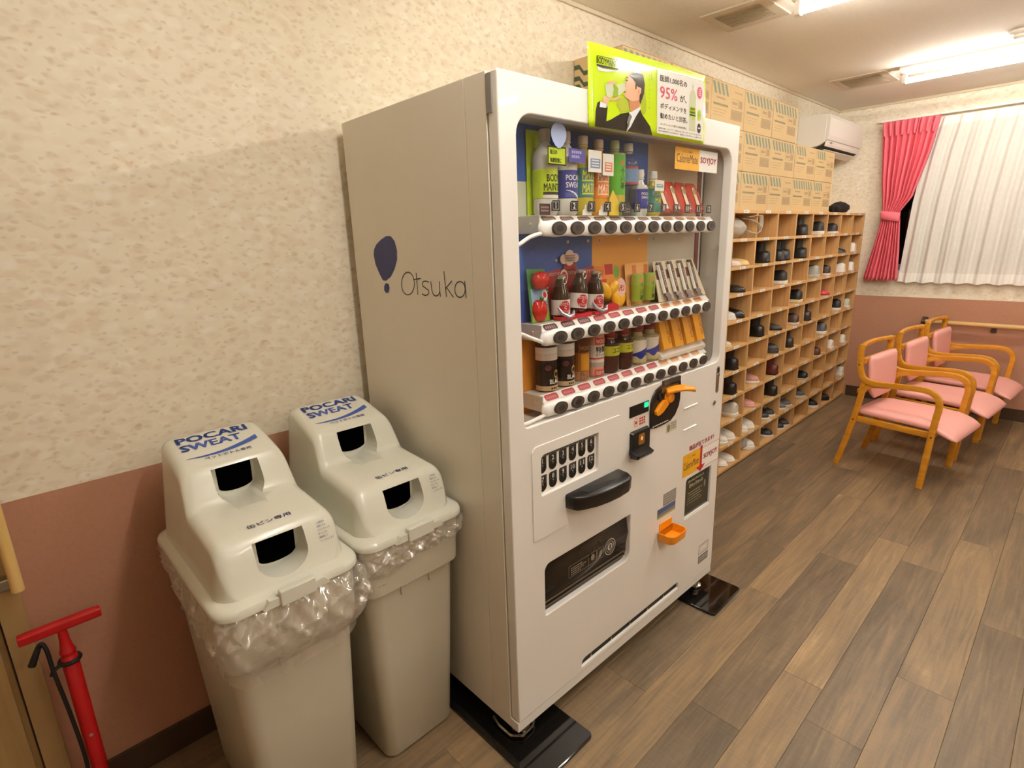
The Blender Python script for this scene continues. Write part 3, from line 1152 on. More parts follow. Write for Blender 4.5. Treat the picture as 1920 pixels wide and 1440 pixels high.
out = [(.207, .0), (.209, .022), (.216, .036), (.235, .047), (.275, .062), (.325, .071), (.375, .074), (.420, .071), (.446, .060), (.460, .038), (.464, .0)]
hb = B(M_BLACK)
def ho(s):
    cx = .335
    return [(cx + (u - cx) * s, d * s) for u, d in out]
hb.loft([[(d, u, z) for u, d in ho(s)] for z, s in ((.7165, .955), (.7195, .985), (.753, 1.0), (.7575, .985), (.760, .955))])
hd = hb.obj('handle', vm, smooth=True, angle=50)
hd.location = (.0032, 0, 0)
q = B(M_BLACKM)
q.loft([[(d, u, z) for u, d in [(.255, .010), (.265, .040), (.34, .049), (.39, .040), (.36, .030), (.31, .022)]] for z in (.7598, .7608)])
q.obj('handle_groove', hd)

# delivery window with its flap
q = B(mat('smoked_flap', '#2b241d', .16, noise=(4, .25)))
q.loft([[(d, u, z) for u in (.12, .54)] [::1] for d, z in ((-.019, .400), (-.017, .455), (-.009, .500), (-.016, .545), (-.021, .575))], False, False, False)
fl_ = q.obj('delivery_flap', vm, smooth=True)
so = fl_.modifiers.new('thick', 'SOLIDIFY'); so.thickness = .003
q = B(mat('flap_edge_light', '#6a5a48', .35))
q.box(-.0175, -.0145, .125, .535, .4295, .4325)
q.box(-.0185, -.0155, .125, .535, .415, .417)
q.m(M_BLACKM).box(-.016, -.0125, .125, .180, .464, .474)
q.obj('flap_ridge', fl_)
FW_ = flat((-.0040, 0, 0), (0, 1, 0), (.0, 0, 1))
M_FPR = mat('flap_print', '#8f8373', .6)
q = B(M_FPR)
q.pframe(FW_, .228, .4735, .362, .5125, .0012)
q.pline(FW_, .322, .4735, .322, .5125, .0012)
q.pframe(FW_, .362, .4735, .398, .5125, .0012)
for k, (a, b) in enumerate(((.238, .300), (.238, .312), (.238, .306), (.238, .290))):
    for j in range(int((b - a) / .008)):
        q.prect(FW_, a + j * .008, .500 - k * .007, a + j * .008 + .006, .5035 - k * .007)
q.pell(FW_, .342, .495, .009, .011)
q.pp(FW_, [(.370, .480), (.384, .480), (.390, .503), (.380, .500), (.374, .490)])
q.m(M_LGREY).pring(FW_, .431, .4935, .0285, .0285, .0028, .0006, 30)
q.pring(FW_, .431, .4935, .020, .020, .0020, .0006, 24)
q.pell(FW_, .431, .4935, .013, .013, .0006)
q.m(M_DGREY).pell(FW_, .431, .4935, .0045, .010, .0010)
q.obj('flap_print', fl_)
# snack window
q = B(mat('snack_flap_dark', '#2d2b22', .12, noise=(8, .25)))
q.box(-.020, -.009, .885, 1.098, .40, .582)
sf = q.obj('snack_flap', vm)
FSN = fd(-.0088)
q = B(mat('snack_flap_print', '#8c8668', .6))
for k in range(9):
    q.prect(FSN, .926 + k * .0135, .545 + .001 * (k % 3), .937 + k * .0135, .556 - .002 * (k % 2))
for k in range(7):
    q.prect(FSN, .934 + k * .0155, .523 + .001 * (k % 2), .946 + k * .0155, .538 - .002 * (k % 3))
for k in range(5):
    for j in range(9 - k % 2):
        q.prect(FSN, .925 + j * .0125, .500 - k * .011, .934 + j * .0125, .504 - k * .011)
q.pell(FSN, 1.055, .507, .006, .016)
q.obj('snack_flap_print', sf)
q = B(M_VM)
q.box(-.009, -.001, .896, 1.087, .4085, .4125)
q.obj('snack_sill', vm, bevel=.001)

# coin unit, price display, bill reader
q = B(M_BLACK)
q.box(.0, .0030, .5165, .6215, .9118, .9495)
pd = q.obj('price_display', vm, bevel=.001)
q = B(mat('green_lamp', '#12d88a', .4, emit='#14e58c', est=1.3))
q.prism(fd(.003), rrect(.594, .930, .618, .9465, .003, 2), 0, .0008)
q.obj('sale_lamp', pd)
cu = [(.6315, .848), (.6285, .905), (.632, .935), (.642, .958), (.660, .976), (.690, .985), (.740, .985), (.800, .985), (.811, .981), (.813, .972), (.813, .915), (.806, .890), (.785, .862), (.755, .846), (.715, .842), (.660, .842)]
q = B(M_BLACK)
q.prism(FR, cu, 0, .006)
ck = q.obj('coin_unit', vm, bevel=.0015)
q = B(mat('coin_plate_dark_metal', '#55504a', .35, metal=.7))
q.prism(FR, [(.700, .983), (.805, .983), (.805, .998), (.700, .998)], .0, .009)
q.m(mat('coin_inset_amber', '#6a4a22', .4)).prism(fd(.006), [(.69, .955), (.795, .958), (.795, .975), (.69, .975)], 0, .0008)
q.obj('coin_mouth', ck)
q = B(M_ORANGE)                                         # return lever: a paddle on a stem
rg = []
for k in range(9):
    t = k / 8
    d, u, z = lerp(.010, .072, t), lerp(.712, .790, t), .9585 + .012 * math.sin(PI * t * .9)
    w, h_ = (.020 + .012 * math.sin(PI * min(1, t * 1.05))) * (1 if t < .93 else .6), .0085 + .003 * (1 - t)
    rg.append([(d - .6 * w * math.cos(a), u + .9 * w * math.cos(a) * .62, z + h_ * math.sin(a)) for a in [2 * PI * j / 14 for j in range(14)]])
q.loft(rg)
q.loft([[(d, .727 + .018 * s * math.cos(a), .938 + .020 * s * math.sin(a)) for a in [2 * PI * j / 14 for j in range(14)]] for d, s in ((.006, 1), (.020, .95), (.026, .7))])
q.obj('return_lever', ck, smooth=True, angle=60)
q = B(M_ORANGE)
q.prism(fd(.006), [(.648, .905), (.650, .893), (.660, .888), (.672, .890), (.690, .896), (.722, .915), (.722, .928), (.695, .936), (.668, .922)], 0, .012)
q.obj('coin_guide', ck, bevel=.002)
q = B(M_BLACKM)
q.lathe([(0, .006), (.014, .006), (.014, .010), (.010, .010), (.010, .007), (0, .007)], 16, (0, .685, .948), axis=0)
q.m(M_WHITEP)
for k in range(9):
    q.prect(fd(.0062), .642 + k * .011, .849 + .0002 * k, .650 + k * .011, .8525 + .0002 * k)
q.obj('coin_print', ck)
q = B(M_BLACK)
q.loft([[(0, u, z) for u, z in rrect(.5205, .783, .6225, .8635, .006, 3)], [(.012, u, z) for u, z in rrect(.524, .787, .6195, .860, .008, 3)]])
q.loft([[(.008, u, z) for u, z in rrect(.515, .776, .607, .8055, .004, 3)], [(.045, u, z) for u, z in rrect(.500, .786, .585, .803, .004, 3)], [(.054, u, z) for u, z in rrect(.503, .7975, .580, .802, .002, 3)]])
br = q.obj('bill_reader', vm, bevel=.001)
q = B(mat('bill_light_amber', '#8a5a1c', .4, emit='#b06a18', est=.06))
q.prism(fd(.012), rrect(.555, .813, .588, .850, .006, 3), 0, .0006)
q.m(mat('bill_light_core', '#e8c48a', .4, emit='#ffd9a0', est=.25)).pell(fd(.0128), .571, .834, .005, .007)
q.obj('bill_light', br)
# coin cup
q = B(M_ORANGE)
q.prism(FR, rrect(.718, .412, .7965, .4615, .004, 3), .0, .004)
cup = q.obj('coin_cup_back', vm, bevel=.001)
q = B(M_ORANGE)
ro = lambda s, g: [(.004 + (d - .004) * g, .757 + (u - .757) * s) for u, d in rrect(.704, .004, .810, .066, .02, 4, (.002, .002, .022, .022))]
q.loft([[(d, u, .398) for d, u in ro(.90, .88)], [(d, u, .402) for d, u in ro(.94, .95)], [(d, u, .432) for d, u in ro(1, 1)], [(d, u, .432) for d, u in ro(.94, .95)], [(d, u, .406) for d, u in ro(.86, .86)]])
q.obj('coin_cup', cup, smooth=True)
# locks, vents, stickers
q = B(mat('lock_dark_chrome', '#a08c7c', .28, metal=.7))
q.prism(FR, rrect(1.0795, .874, 1.101, .979, .0105, 6), 0, .0025)
lk = q.obj('lock_plate', vm, bevel=.001)
q = B(M_BLACKM)
q.prism(fd(.0025), rrect(1.084, .955, 1.0975, .973, .004, 3), 0, .0004)
q.m(M_CHROME).lathe([(0, .0025), (.006, .0025), (.005, .006), (0, .006)], 12, (0, 1.090, .945), axis=0)
q.obj('lock_handle', lk)
q = B(mat('lock_dark_chrome'))
q.lathe([(0, 0), (.009, 0), (.0085, .003), (.004, .004), (0, .0035)], 16, (0, 1.0755, .8375), axis=0)
q.obj('key_lock', vm, smooth=True)
for z in (.8645, .7815):
    q = B(M_VM)
    q.loft([[(0, u, z - .003), (.003, u, z - .0005), (.003, u, z + .0005), (0, u, z + .003)] for u in (.852, .944)])
    q.obj('embossed_rib', vm)
M_STK = mat('sticker_cream', '#e9e0cf', .5)
q = B(M_STK)
q.prect(FR, .535, .872, .617, .905, .0004)
q.m(M_REDP).pring(FR, .553, .889, .011, .0155, .0015, .0008, 16)
q.prect(FR, .548, .883, .558, .893, .0008)
for k, z in enumerate((.894, .885, .876)):
    for j in range(3):
        q.prect(FR, .572 + j * .012, z, .581 + j * .012, z + .006, .0008)
q.obj('notice_sticker', vm)
q = B(mat('pale_notice', '#cfc6ae', .5))
q.prect(FR, .737, .801, .805, .8385, .0004)
q.m(mat('olive_print', '#7d7a58', .6)).pell(FR, .752, .817, .010, .014, .0008)
q.m(M_GREYP)
for k in range(3):
    for j in range(3):
        q.prect(FR, .769 + j * .011, .828 - k * .009, .777 + j * .011, .833 - k * .009, .0008)
q.obj('notice_sticker', vm)
q = B(M_YELP)
q.prect(FR, .8615, .590, .9905, .678, .0004)
q.m(M_WHITEP).prect(FR, 1.002, .5885, 1.1375, .673, .0004)
q.m(M_REDP)
q.pframe(FR, 1.002, .5885, 1.1375, .673, .0014, .0006)
q.prect(FR, .988, .600, 1.004, .684, .0008)
q.pp(FR, [(.962, .602), (.996, .578), (1.030, .602)], .0008)
q.ptext(FR, '商品が出てきます！', .997, .687, .185, .020, .03, .0008, 'C')
q.ptext(FR, 'SOYJOY', 1.070, .617, .108, .026, .03, .0010, 'C')
q.m(M_DGREY).ptext(FR, 'CalorieMate', .924, .617, .112, .030, 0, .0008, 'C')
q.ptext(FR, 'バランス栄養食', .924, .658, .06, .006, 0, .0008, 'C')
q.obj('snack_sticker', vm)
q = B(M_GREYP)
q.prect(FR, .737, .523, .823, .569, .0004)
q.m(M_LGREY)
for k in range(4):
    for j in range(8):
        q.prect(FR, .742 + j * .0098, .559 - k * .0095, .7495 + j * .0098, .564 - k * .0095, .0008)
q.m(M_GREYP).prect(FR, .7005, .4825, .822, .521, .0004)
q.m(mat('blue_band', '#4a5f94', .5)).prect(FR, .7045, .502, .819, .518, .0008)
q.m(mat('olive_band', '#b0ae5a', .5)).prect(FR, .7005, .4845, .822, .490, .0008)
q.obj('operator_sticker', vm)
q = B(M_GREYP)
q.pframe(FR, 1.022, .196, 1.100, .238, .0035, .0004)
q.pframe(FR, 1.034, .205, 1.090, .230, .0012, .0004)
q.prect(FR, 1.022, .154, 1.102, .189, .0004)
q.m(M_LGREY)
for k in range(2):
    for j in range(6):
        q.prect(FR, 1.030 + j * .011, .175 - k * .010, 1.038 + j * .011, .180 - k * .010, .0008)
q.obj('rating_sticker', vm)

# black floor plates
M_FPLATE = mat('black_glossy_plate', '#0b0a0a', .08, noise=(8, .2), coat=.4)
for nm, pts in (('left', (.12, -.0475, .877, .193)), ('right', (.12, .955, .882, 1.195))):
    x0, y0, x1, y1 = pts
    t = B(M_FPLATE)
    t.loft([[(x, y, z) for x, y in rrect(x0 + g, y0 + g, x1 - g, y1 - g, .016, 4)] for z, g in ((0.0005, 0), (.009, 0), (.0115, .003))])
    tag(t.obj('floor_plate', None, smooth=True, angle=30), 'black glossy base plate under the machine, %s' % ('next to the bins' if nm == 'left' else 'on the side towards the shoe shelf'), 'base plate', 'base plates under the machine')

# ------------------------------------------------------------------ advert board
SUIT = [(0.0227, 0.0017), (0.0258, 0.0381), (0.0333, 0.0589), (0.0425, 0.0635), (0.0709, 0.0597), (0.0738, 0.0503), (0.0676, 0.0184), (0.0834, 0.0227), (0.1288, 0.0427), (0.1649, 0.0495), (0.1775, 0.0468), (0.2140, 0.0664), (0.2265, 0.0499), (0.2650, 0.0230), (0.2758, -0.0024)]
SHIRT = [(0.1649, 0.0492), (0.1741, 0.0520), (0.2157, 0.0694), (0.2175, 0.0631), (0.1965, 0.0431), (0.1723, 0.0146), (0.1552, -0.0019), (0.1518, -0.0003), (0.1689, 0.0292)]
TIE = [(0.1663, 0.0475), (0.1775, 0.0403), (0.1689, 0.0273), (0.1648, 0.0158), (0.1535, -0.0011), (0.1511, 0.0005), (0.1580, 0.0170), (0.1536, 0.0240), (0.1605, 0.0358)]
CUFF = [(0.0440, 0.0628), (0.0709, 0.0615), (0.0676, 0.0505), (0.0406, 0.0493)]
NECK = [(0.1640, 0.0802), (0.2139, 0.0952), (0.2140, 0.0683), (0.1741, 0.0510), (0.1673, 0.0559)]
FACE = [(0.1560, 0.1386), (0.1693, 0.1475), (0.1964, 0.1369), (0.2137, 0.1210), (0.2173, 0.1030), (0.2139, 0.0860), (0.1827, 0.0787), (0.1640, 0.0802), (0.1457, 0.0853), (0.1424, 0.0904), (0.1491, 0.0975), (0.1441, 0.0995), (0.1508, 0.1049), (0.1459, 0.1114), (0.1485, 0.1162), (0.1532, 0.1258)]
HAIR = [(0.1643, 0.1397), (0.1828, 0.1512), (0.2101, 0.1577), (0.2294, 0.1486), (0.2366, 0.1275), (0.2332, 0.1049), (0.2227, 0.0870), (0.2139, 0.0757), (0.2104, 0.0856), (0.2138, 0.1136), (0.1999, 0.1192), (0.1964, 0.1087), (0.1913, 0.1108), (0.1930, 0.1256), (0.1794, 0.1346)]
EAR = [(0.1981, 0.1117), (0.2103, 0.1169), (0.2190, 0.1143), (0.2173, 0.1030), (0.2069, 0.0944), (0.1982, 0.0952)]
HAND = [(0.0533, 0.0726), (0.0611, 0.0788), (0.0780, 0.0738), (0.0969, 0.0751), (0.1228, 0.0862), (0.1266, 0.0840), (0.1129, 0.0752), (0.1001, 0.0710), (0.0795, 0.0704), (0.0722, 0.0607), (0.0530, 0.0612)]
FING = [(0.0741, 0.1135), (0.0913, 0.1172), (0.1087, 0.1172), (0.1102, 0.1139), (0.0975, 0.1110), (0.0756, 0.1076)]
BOTA = [(0.0647, 0.1053), (0.0756, 0.1093), (0.0959, 0.1111), (0.0989, 0.0992), (0.0939, 0.0810), (0.0812, 0.0750), (0.0703, 0.0781), (0.0659, 0.0898)]
BOTB = [(0.0959, 0.1094), (0.1070, 0.1082), (0.1171, 0.1015), (0.1163, 0.0890), (0.1114, 0.0831), (0.0939, 0.0810), (0.0988, 0.0957)]
BOTC = [(0.1086, 0.1093), (0.1328, 0.1142), (0.1493, 0.1234), (0.1592, 0.1176), (0.1491, 0.1020), (0.1228, 0.0862), (0.1163, 0.0872), (0.1181, 0.1016)]
LOGO = [(0.0317, 0.1668), (0.1205, 0.1686), (0.1187, 0.1501), (0.0312, 0.1484)]
LOGB = [(0.0318, 0.1481), (0.1187, 0.1495), (0.1186, 0.1466), (0.0855, 0.1444), (0.0549, 0.1426), (0.0317, 0.1442)]
LOGW = [(0.0326, 0.1435), (0.0549, 0.1409), (0.0855, 0.1418), (0.1186, 0.1436), (0.1186, 0.1425), (0.0700, 0.1353), (0.0397, 0.1336)]
VTXT = [(0.2578, 0.1543), (0.2608, 0.0629), (0.2705, 0.1532), (0.2736, 0.1416)]
WPAN = [(0.2988, 0.1774), (0.5684, 0.1743), (0.5757, 0.0075), (0.3004, 0.0094)]
T1 = [(0.3132, 0.1452), (0.4589, 0.1453), (0.4592, 0.1622)]
T95 = [(0.3140, 0.1049), (0.4039, 0.1026), (0.3941, 0.1316)]
TGA = [(0.4196, 0.1044), (0.4573, 0.1034), (0.4438, 0.1224)]
T3 = [(0.3147, 0.0763), (0.4605, 0.0744), (0.3144, 0.0902)]
T4 = [(0.3152, 0.0499), (0.4653, 0.0496), (0.3149, 0.0640)]
T5 = [(0.3156, 0.0325), (0.4643, 0.0319)]
T6 = [(0.3074, 0.0209), (0.5628, 0.0211)]
T7 = [(0.3068, 0.0158), (0.5633, 0.0139)]
PBOT = [(0.4930, 0.1589), (0.5023, 0.1592), (0.5044, 0.1431), (0.5150, 0.1357), (0.5198, 0.0321), (0.4791, 0.0332), (0.4778, 0.1331), (0.4902, 0.1431)]
PLAB = [(0.4789, 0.0971), (0.5164, 0.0975), (0.5167, 0.0720), (0.4797, 0.0737)]
C1 = [(0.5412, 0.1440), (0.5241, 0.1420)]
C2 = [(0.5421, 0.0807), (0.5305, 0.0795)]
C3 = [(0.5436, 0.0432), (0.5301, 0.0420)]
PW, PH = .583, .1945
pb = thing('advert_board', 'lime green advertising board with a drinking man, stuck on the machine top front', 'advertisement', (XF, 0, 0), MA)
c_BL, c_BR, c_TR, c_TL = (.3071, 1.7417), (.8886, 1.7471), (.8799, 1.9440), (.3001, 1.9323)
def FPB(a, b, h=0.0):
    s, t = a / PW, b / PH
    u = (1 - s) * (1 - t) * c_BL[0] + s * (1 - t) * c_BR[0] + s * t * c_TR[0] + (1 - s) * t * c_TL[0]
    z = (1 - s) * (1 - t) * c_BL[1] + s * (1 - t) * c_BR[1] + s * t * c_TR[1] + (1 - s) * t * c_TL[1]
    bulge = .0050 * math.sin(PI * s) + .0016 * math.sin(2 * PI * s * 1.6 + .4) * (t ** 2)
    return Vector((.0046 + bulge + h, u, z))
M_LIME = mat('lime_gloss_board', '#c8e617', .10, noise=(3, .08), coat=.6)
M_PGLOSS = dict(rough=.12, coat=.6)
q = B(M_LIME)
NS, NT = 36, 10
q.loft([[FPB(PW * i / NS, PH * j / NT, 0) for j in range(NT + 1)] for i in range(NS + 1)], False, False, False)
o = q.obj('board', pb, smooth=True, angle=0)
so = o.modifiers.new('thick', 'SOLIDIFY'); so.thickness = .0012; so.offset = -1
M_SUIT = mat('print_suit', '#2a2622', **M_PGLOSS)
M_SKIN = mat('print_skin', '#e9b795', **M_PGLOSS)
M_SKIN2 = mat('print_skin_shade', '#cf9068', **M_PGLOSS)
M_HAIR = mat('print_hair', '#3b312a', **M_PGLOSS)
M_SHIRT = mat('print_shirt', '#e4ebee', **M_PGLOSS)
M_TIE = mat('print_tie', '#77736c', **M_PGLOSS)
M_PBOT = mat('print_bottle', '#cfd6b4', **M_PGLOSS)
M_PGRN = mat('print_green', '#8fae2c', **M_PGLOSS)
M_PTAN = mat('print_shadow_green', '#b4c23c', **M_PGLOSS)
def tri(q, pts, h):
    """flat print on the curved board: cut into narrow slices so it follows the bend."""
    from mathutils.geometry import tessellate_polygon
    for t in tessellate_polygon([[Vector((x, y, 0)) for x, y in pts]]):
        q.poly([FPB(*pts[i], h) for i in t])
q = B(M_PTAN)
tri(q, [(.112, .062), (.118, .080), (.150, .084), (.164, .078), (.165, .052), (.13, .046)], .0008)
tri(q, [(.238, .110), (.246, .085), (.244, .060), (.236, .050), (.228, .052), (.222, .085)], .0008)
q.m(M_SUIT); tri(q, SUIT[:1] + [(x, max(y, .001)) for x, y in SUIT[1:]], .0012)
q.m(M_SHIRT); tri(q, [(x, max(y, .001)) for x, y in SHIRT], .0016)
tri(q, CUFF, .0016)
q.m(M_TIE); tri(q, [(x, max(y, .001)) for x, y in TIE], .0020)
q.m(M_SKIN2); tri(q, NECK, .0018)
q.m(M_SKIN); tri(q, FACE, .0022)
q.m(M_HAIR); tri(q, HAIR, .0026)
q.m(M_SKIN); tri(q, EAR, .0030)
q.m(M_SKIN2)
for a in ((.1475, .1185, .004, .0012), (.1475, .0985, .0035, .0011), (.207, .105, .0025, .006)):
    q.pell(FPB, *a, .0034, 10)
q.m(M_HAIR).pell(FPB, .153, .1255, .0036, .0015, .0034, 10)
q.pline(FPB, .1475, .1310, .160, .1345, .0018, .0034)
q.m(M_SKIN2).pline(FPB, .1461, .1093, .1500, .1130, .0015, .0034)
q.m(M_PBOT); tri(q, BOTA, .0016); tri(q, BOTC, .0016)
q.m(M_PGRN); tri(q, BOTB, .0018)
q.m(M_SKIN); tri(q, HAND, .0024); tri(q, FING, .0024)
q.obj('printed_man', pb)
q = B(M_SUIT)
q.pline(FPB, .0317, .1672, .1205, .1688, .0012, .0010)
q.ptext(FPB, 'BODYMAINTE', .0316, .1508, .089, .0145, .02, .0010)
tri(q, LOGB, .0010)
q.m(M_SHIRT); tri(q, LOGW, .0010)
q.obj('brand_print', pb)
q = B(M_PGRN)
for k, ch in enumerate('ボディメンテで、'):
    q.ptext(FPB, ch, .2578, .148 - k * .0115, .0055, .0075, 0, .0010)
q.ptext(FPB, '毎', .2690, .1515, .0055, .0075, 0, .0010)
q.ptext(FPB, '日', .2690, .1420, .0055, .0075, 0, .0010)
q.obj('side_caption', pb)
q = B(mat('print_white_panel', '#f1eee6', **M_PGLOSS))
WPn = rrect(.2990, .0085, .5720, .1760, .008, 4)
for k in range(10):
    a, b = lerp(.2995, .5715, k / 10), lerp(.2995, .5715, (k + 1) / 10)
    q.pp(FPB, [(a, .0095), (b, .0085), (b, .1755), (a, .1765)], .0012)
q.m(M_SUIT)
q.ptext(FPB, '医師1,000名の', .3132, .1452, .146, .0170, .012, .0018)
q.ptext(FPB, 'が、', .4196, .1040, .040, .0190, .012, .0018)
q.ptext(FPB, 'ボディメンテを', .3147, .0757, .146, .0150, .012, .0018)
q.ptext(FPB, '勧めたいと回答。', .3152, .0499, .152, .0150, .012, .0018)
q.ptext(FPB, 'コンディションを整える体調管理に', .3156, .0322, .149, .0062, 0, .0018)
q.ptext(FPB, '医師を対象としたアンケート調査による・詳しくはホームページをご覧ください。', .3074, .0215, .255, .0045, 0, .0018)
q.ptext(FPB, '毎日の体調を整えるための飲みもの・電解質とたんぱく質をおいしく補給できます', .3068, .0140, .256, .0045, 0, .0018)
q.m(mat('print_pink_red', '#e0607a', **M_PGLOSS)).ptext(FPB, '95%', .3135, .1035, .092, .0300, .010, .0018)
q.pell(FPB, .5412, .1430, .0165, .0165, .0018)
q.m(M_SHIRT)
for k in range(4):
    q.prect(FPB, .532 + .002 * (k in (0, 3)), .1500 - k * .0052, .5505 - .002 * (k in (0, 3)), .1518 - k * .0052, .0022)
q.obj('text_panel', pb)
q = B(M_PBOT)
tri(q, [(.4935, .1430), (.4935, .1600), (.5025, .1600), (.5030, .1430)], .0018)
tri(q, [(.4785, .0330), (.5185, .0325), (.5170, .1300), (.5090, .1420), (.5030, .1450), (.4935, .1450), (.4850, .1400), (.4785, .1300)], .0018)
q.m(mat('print_lime2', '#b6d62a', **M_PGLOSS)); tri(q, [(.4790, .0735), (.5172, .0725), (.5166, .0985), (.4789, .0985)], .0022)
tri(q, [(.496, .064), (.512, .064), (.514, .073), (.494, .073)], .0022)
q.pell(FPB, .5418, .0800, .0110, .0160, .0020)
q.m(M_SUIT).prect(FPB, .4800, .0735, .5160, .0775, .0026)
q.ptext(FPB, 'BODY', .498, .0895, .026, .0065, .02, .0026, 'C')
q.ptext(FPB, 'MAINTE', .498, .0800, .033, .0065, .02, .0026, 'C')
q.pell(FPB, .5418, .0430, .0115, .0140, .0020)
q.m(M_PGRN).prect(FPB, .534, .079, .5495, .081, .0024)
q.m(M_SHIRT).prect(FPB, .5350, .0410, .5485, .0450, .0026)
q.obj('printed_bottle', pb)

# ================================================================== GOODS IN THE MACHINE
M_PET = mat('clear_pet_milky', '#dcd9d0', .12, noise=(20, .06))
M_PETW = glass_mat('clear_water_bottle', (.86, .88, .88), rough=.06)
M_CAPP = mat('cap_pinkish_white', '#d9c9bd', .35)
M_CAPW = mat('cap_white', '#ece8e0', .35)
M_CAPG = mat('cap_pale_green', '#c2d0a4', .35)
G1, G2, G3 = 'sample drinks in the top row of the machine', 'samples in the middle row of the machine', 'samples in the bottom row of the machine'
def T(name, label, cat, dep, u, z, g):
    return thing(name, label, cat, mw(dep, u, z), MA, g)

def bottle(label, u, z, h, r, lab0, lab1, mb, mc, ml, draw, g, dep=-.073, neck=.0125, cap_r=.0145, cap_h=.022):
    t = T('drink_bottle', label, 'bottle', dep, u + .013, z, g)
    q = B(mb)
    sh = h - cap_h - .012
    q.lathe([(.0, .0015), (r * .80, .0), (r * .95, .006), (r, .014), (r, lab0 - .004), (r * .985, lab0), (r * .985, lab1), (r, lab1 + .004),
             (r, sh - (h - lab1) * .34), (r * .86, sh - (h - lab1) * .20), (r * .62, sh - .010), (neck * 1.05, sh), (neck, sh + .006), (neck, h - cap_h + .002)], 26)
    q.obj('body', t, smooth=True)
    q = B(mc)
    q.lathe([(cap_r * .96, h - cap_h), (cap_r, h - cap_h + .003), (cap_r, h - .004), (cap_r * .92, h), (0, h)], 22)
    q.lathe([(neck, h - cap_h - .007), (neck * 1.18, h - cap_h - .006), (neck * 1.18, h - cap_h - .003), (neck, h - cap_h - .002)], 20)
    q.obj('cap', t, smooth=True)
    q = B(ml)
    q.lathe([(r * .990, lab0), (r + .0006, lab0 + .001), (r + .0006, lab1 - .001), (r * .990, lab1)], 30, caps=False)
    draw(q, cyl(0, 0, 0, r + .0006, -.20), lab0, lab1)
    q.obj('label', t, smooth=True)
    return t
M_LAB_LIME = mat('label_lime', '#c3dc24', .3)
M_LAB_NAVY = mat('label_navy', '#2e3a94', .3)
M_LAB_MG = mat('label_match_green', '#4f8f8e', .3)
M_LAB_MO = mat('label_match_orange', '#f4882a', .3)
M_LAB_TEA = mat('label_tea_green', '#5cb02c', .3)
M_LAB_WAT = mat('label_water_blue', '#6d8fb6', .3)
def d_body(q, f, a, b):
    q.m(M_SUIT)
    q.pline(f, -.012, b - .008, .024, b - .008, .0016)
    q.ptext(f, 'BODY', -.016, b - .030, .042, .017, .02)
    q.ptext(f, 'MAINTE', -.024, b - .052, .050, .017, .02)
    q.prect(f, -.026, b - .062, .026, b - .055, n=6)
    q.m(M_CAPW).prect(f, -.026, b - .070, .026, b - .063, n=6)
def d_poc(q, f, a, b):
    q.m(M_WHITEP)
    q.ptext(f, 'POCARI', -.020, b - .026, .050, .0135, .02)
    q.ptext(f, 'SWEAT', -.020, b - .044, .050, .0135, .02)
    for k in range(8):
        x0, x1 = -.020 + k * .006, -.014 + k * .006
        y = lambda x: b - .050 - (x + .02) ** 2 * 9
        q.pp(f, [(x0, y(x0)), (x1, y(x1)), (x1, y(x1) - .001 - (x1 + .02) * .16), (x0, y(x0) - .001 - (x0 + .02) * .16)])
    q.m(mat('label_navy_pale', '#6a73b4', .4))
    for k in range(3):
        q.prect(f, -.022, a + .004 + k * .004, .018, a + .0065 + k * .004, n=5)
def d_match(cw, cb):
    def d(q, f, a, b):
        q.m(cb)
        q.prect(f, -.045, a + .030, .045, a + .036, n=10)
        q.m(cw)
        for y in (a + .014, a + .048):
            q.ptext(f, 'MATCH', -.022, y, .054, .022, .03, shear=.12)
            q.prect(f, -.022, y - .006, .030, y - .002, n=6)
    return d
def d_tea(q, f, a, b):
    q.m(mat('tea_seal', '#c47a34', .4)).pell(f, .004, b - .022, .007, .007)
    q.m(mat('tea_ink', '#2c4a22', .4))
    for k, ch in enumerate('十六茶'):
        q.ptext(f, ch, -.004, b - .052 - k * .020, .018, .017, .03)
    q.m(mat('tea_amber', '#c8b030', .4)).prect(f, -.050, a - .0, .050, a + .018, n=12)
def d_wat(q, f, a, b):
    q.m(mat('water_red', '#a03a3c', .4)).prect(f, -.05, b - .006, .05, b, n=12)
    q.prect(f, -.05, a, .05, a + .006, n=12)
    q.m(M_CAPW)
    q.pp(f, [(-.022, a + .010), (-.004, a + .020), (.010, a + .014), (.024, a + .022), (.024, a + .012), (-.022, a + .008)])
ZT = [z + .0333 for z in RAILZ]
z = ZT[0]
bottle('plastic bottle with a lime green label, under display number 1', .2125, z, .2105, .0325, .042, .113, M_PET, M_CAPP, M_LAB_LIME, d_body, G1)
bottle('plastic bottle with a navy blue label and white lettering, standing upright behind number 2', .291, z, .2120, .0325, .044, .115, M_PET, M_CAPP, M_LAB_NAVY, d_poc, G1)
M_YLIQ = mat('yellow_drink', '#c3b23c', .15)
M_OLIQ = mat('orange_drink', '#e0a436', .15)
bottle('slim bottle of yellow drink with teal and yellow lettered label, behind number 3', .362, z, .2075, .0305, .048, .125, M_YLIQ, M_CAPP, M_LAB_MG, d_match(mat('match_yellow', '#e2da3c', .4), mat('match_teal', '#3b8aa0', .4)), G1)
bottle('slim bottle of orange drink with orange and white lettered label, behind number 4', .430, z, .2040, .0305, .048, .128, M_OLIQ, M_CAPP, M_LAB_MO, d_match(mat('match_white', '#f6e2cc', .4), mat('match_red', '#f06a1c', .4)), G1)
bottle('green tea bottle with a tall bright green label and pale green cap, behind number 5', .504, z, .2080, .0325, .040, .168, mat('green_tea', '#a9b47c', .15), M_CAPG, M_LAB_TEA, d_tea, G1)
bottle('clear water bottle with a blue and red band, behind number 6', .572, z, .2060, .0305, .090, .140, M_PETW, M_CAPW, M_LAB_WAT, d_wat, G1, neck=.0115)
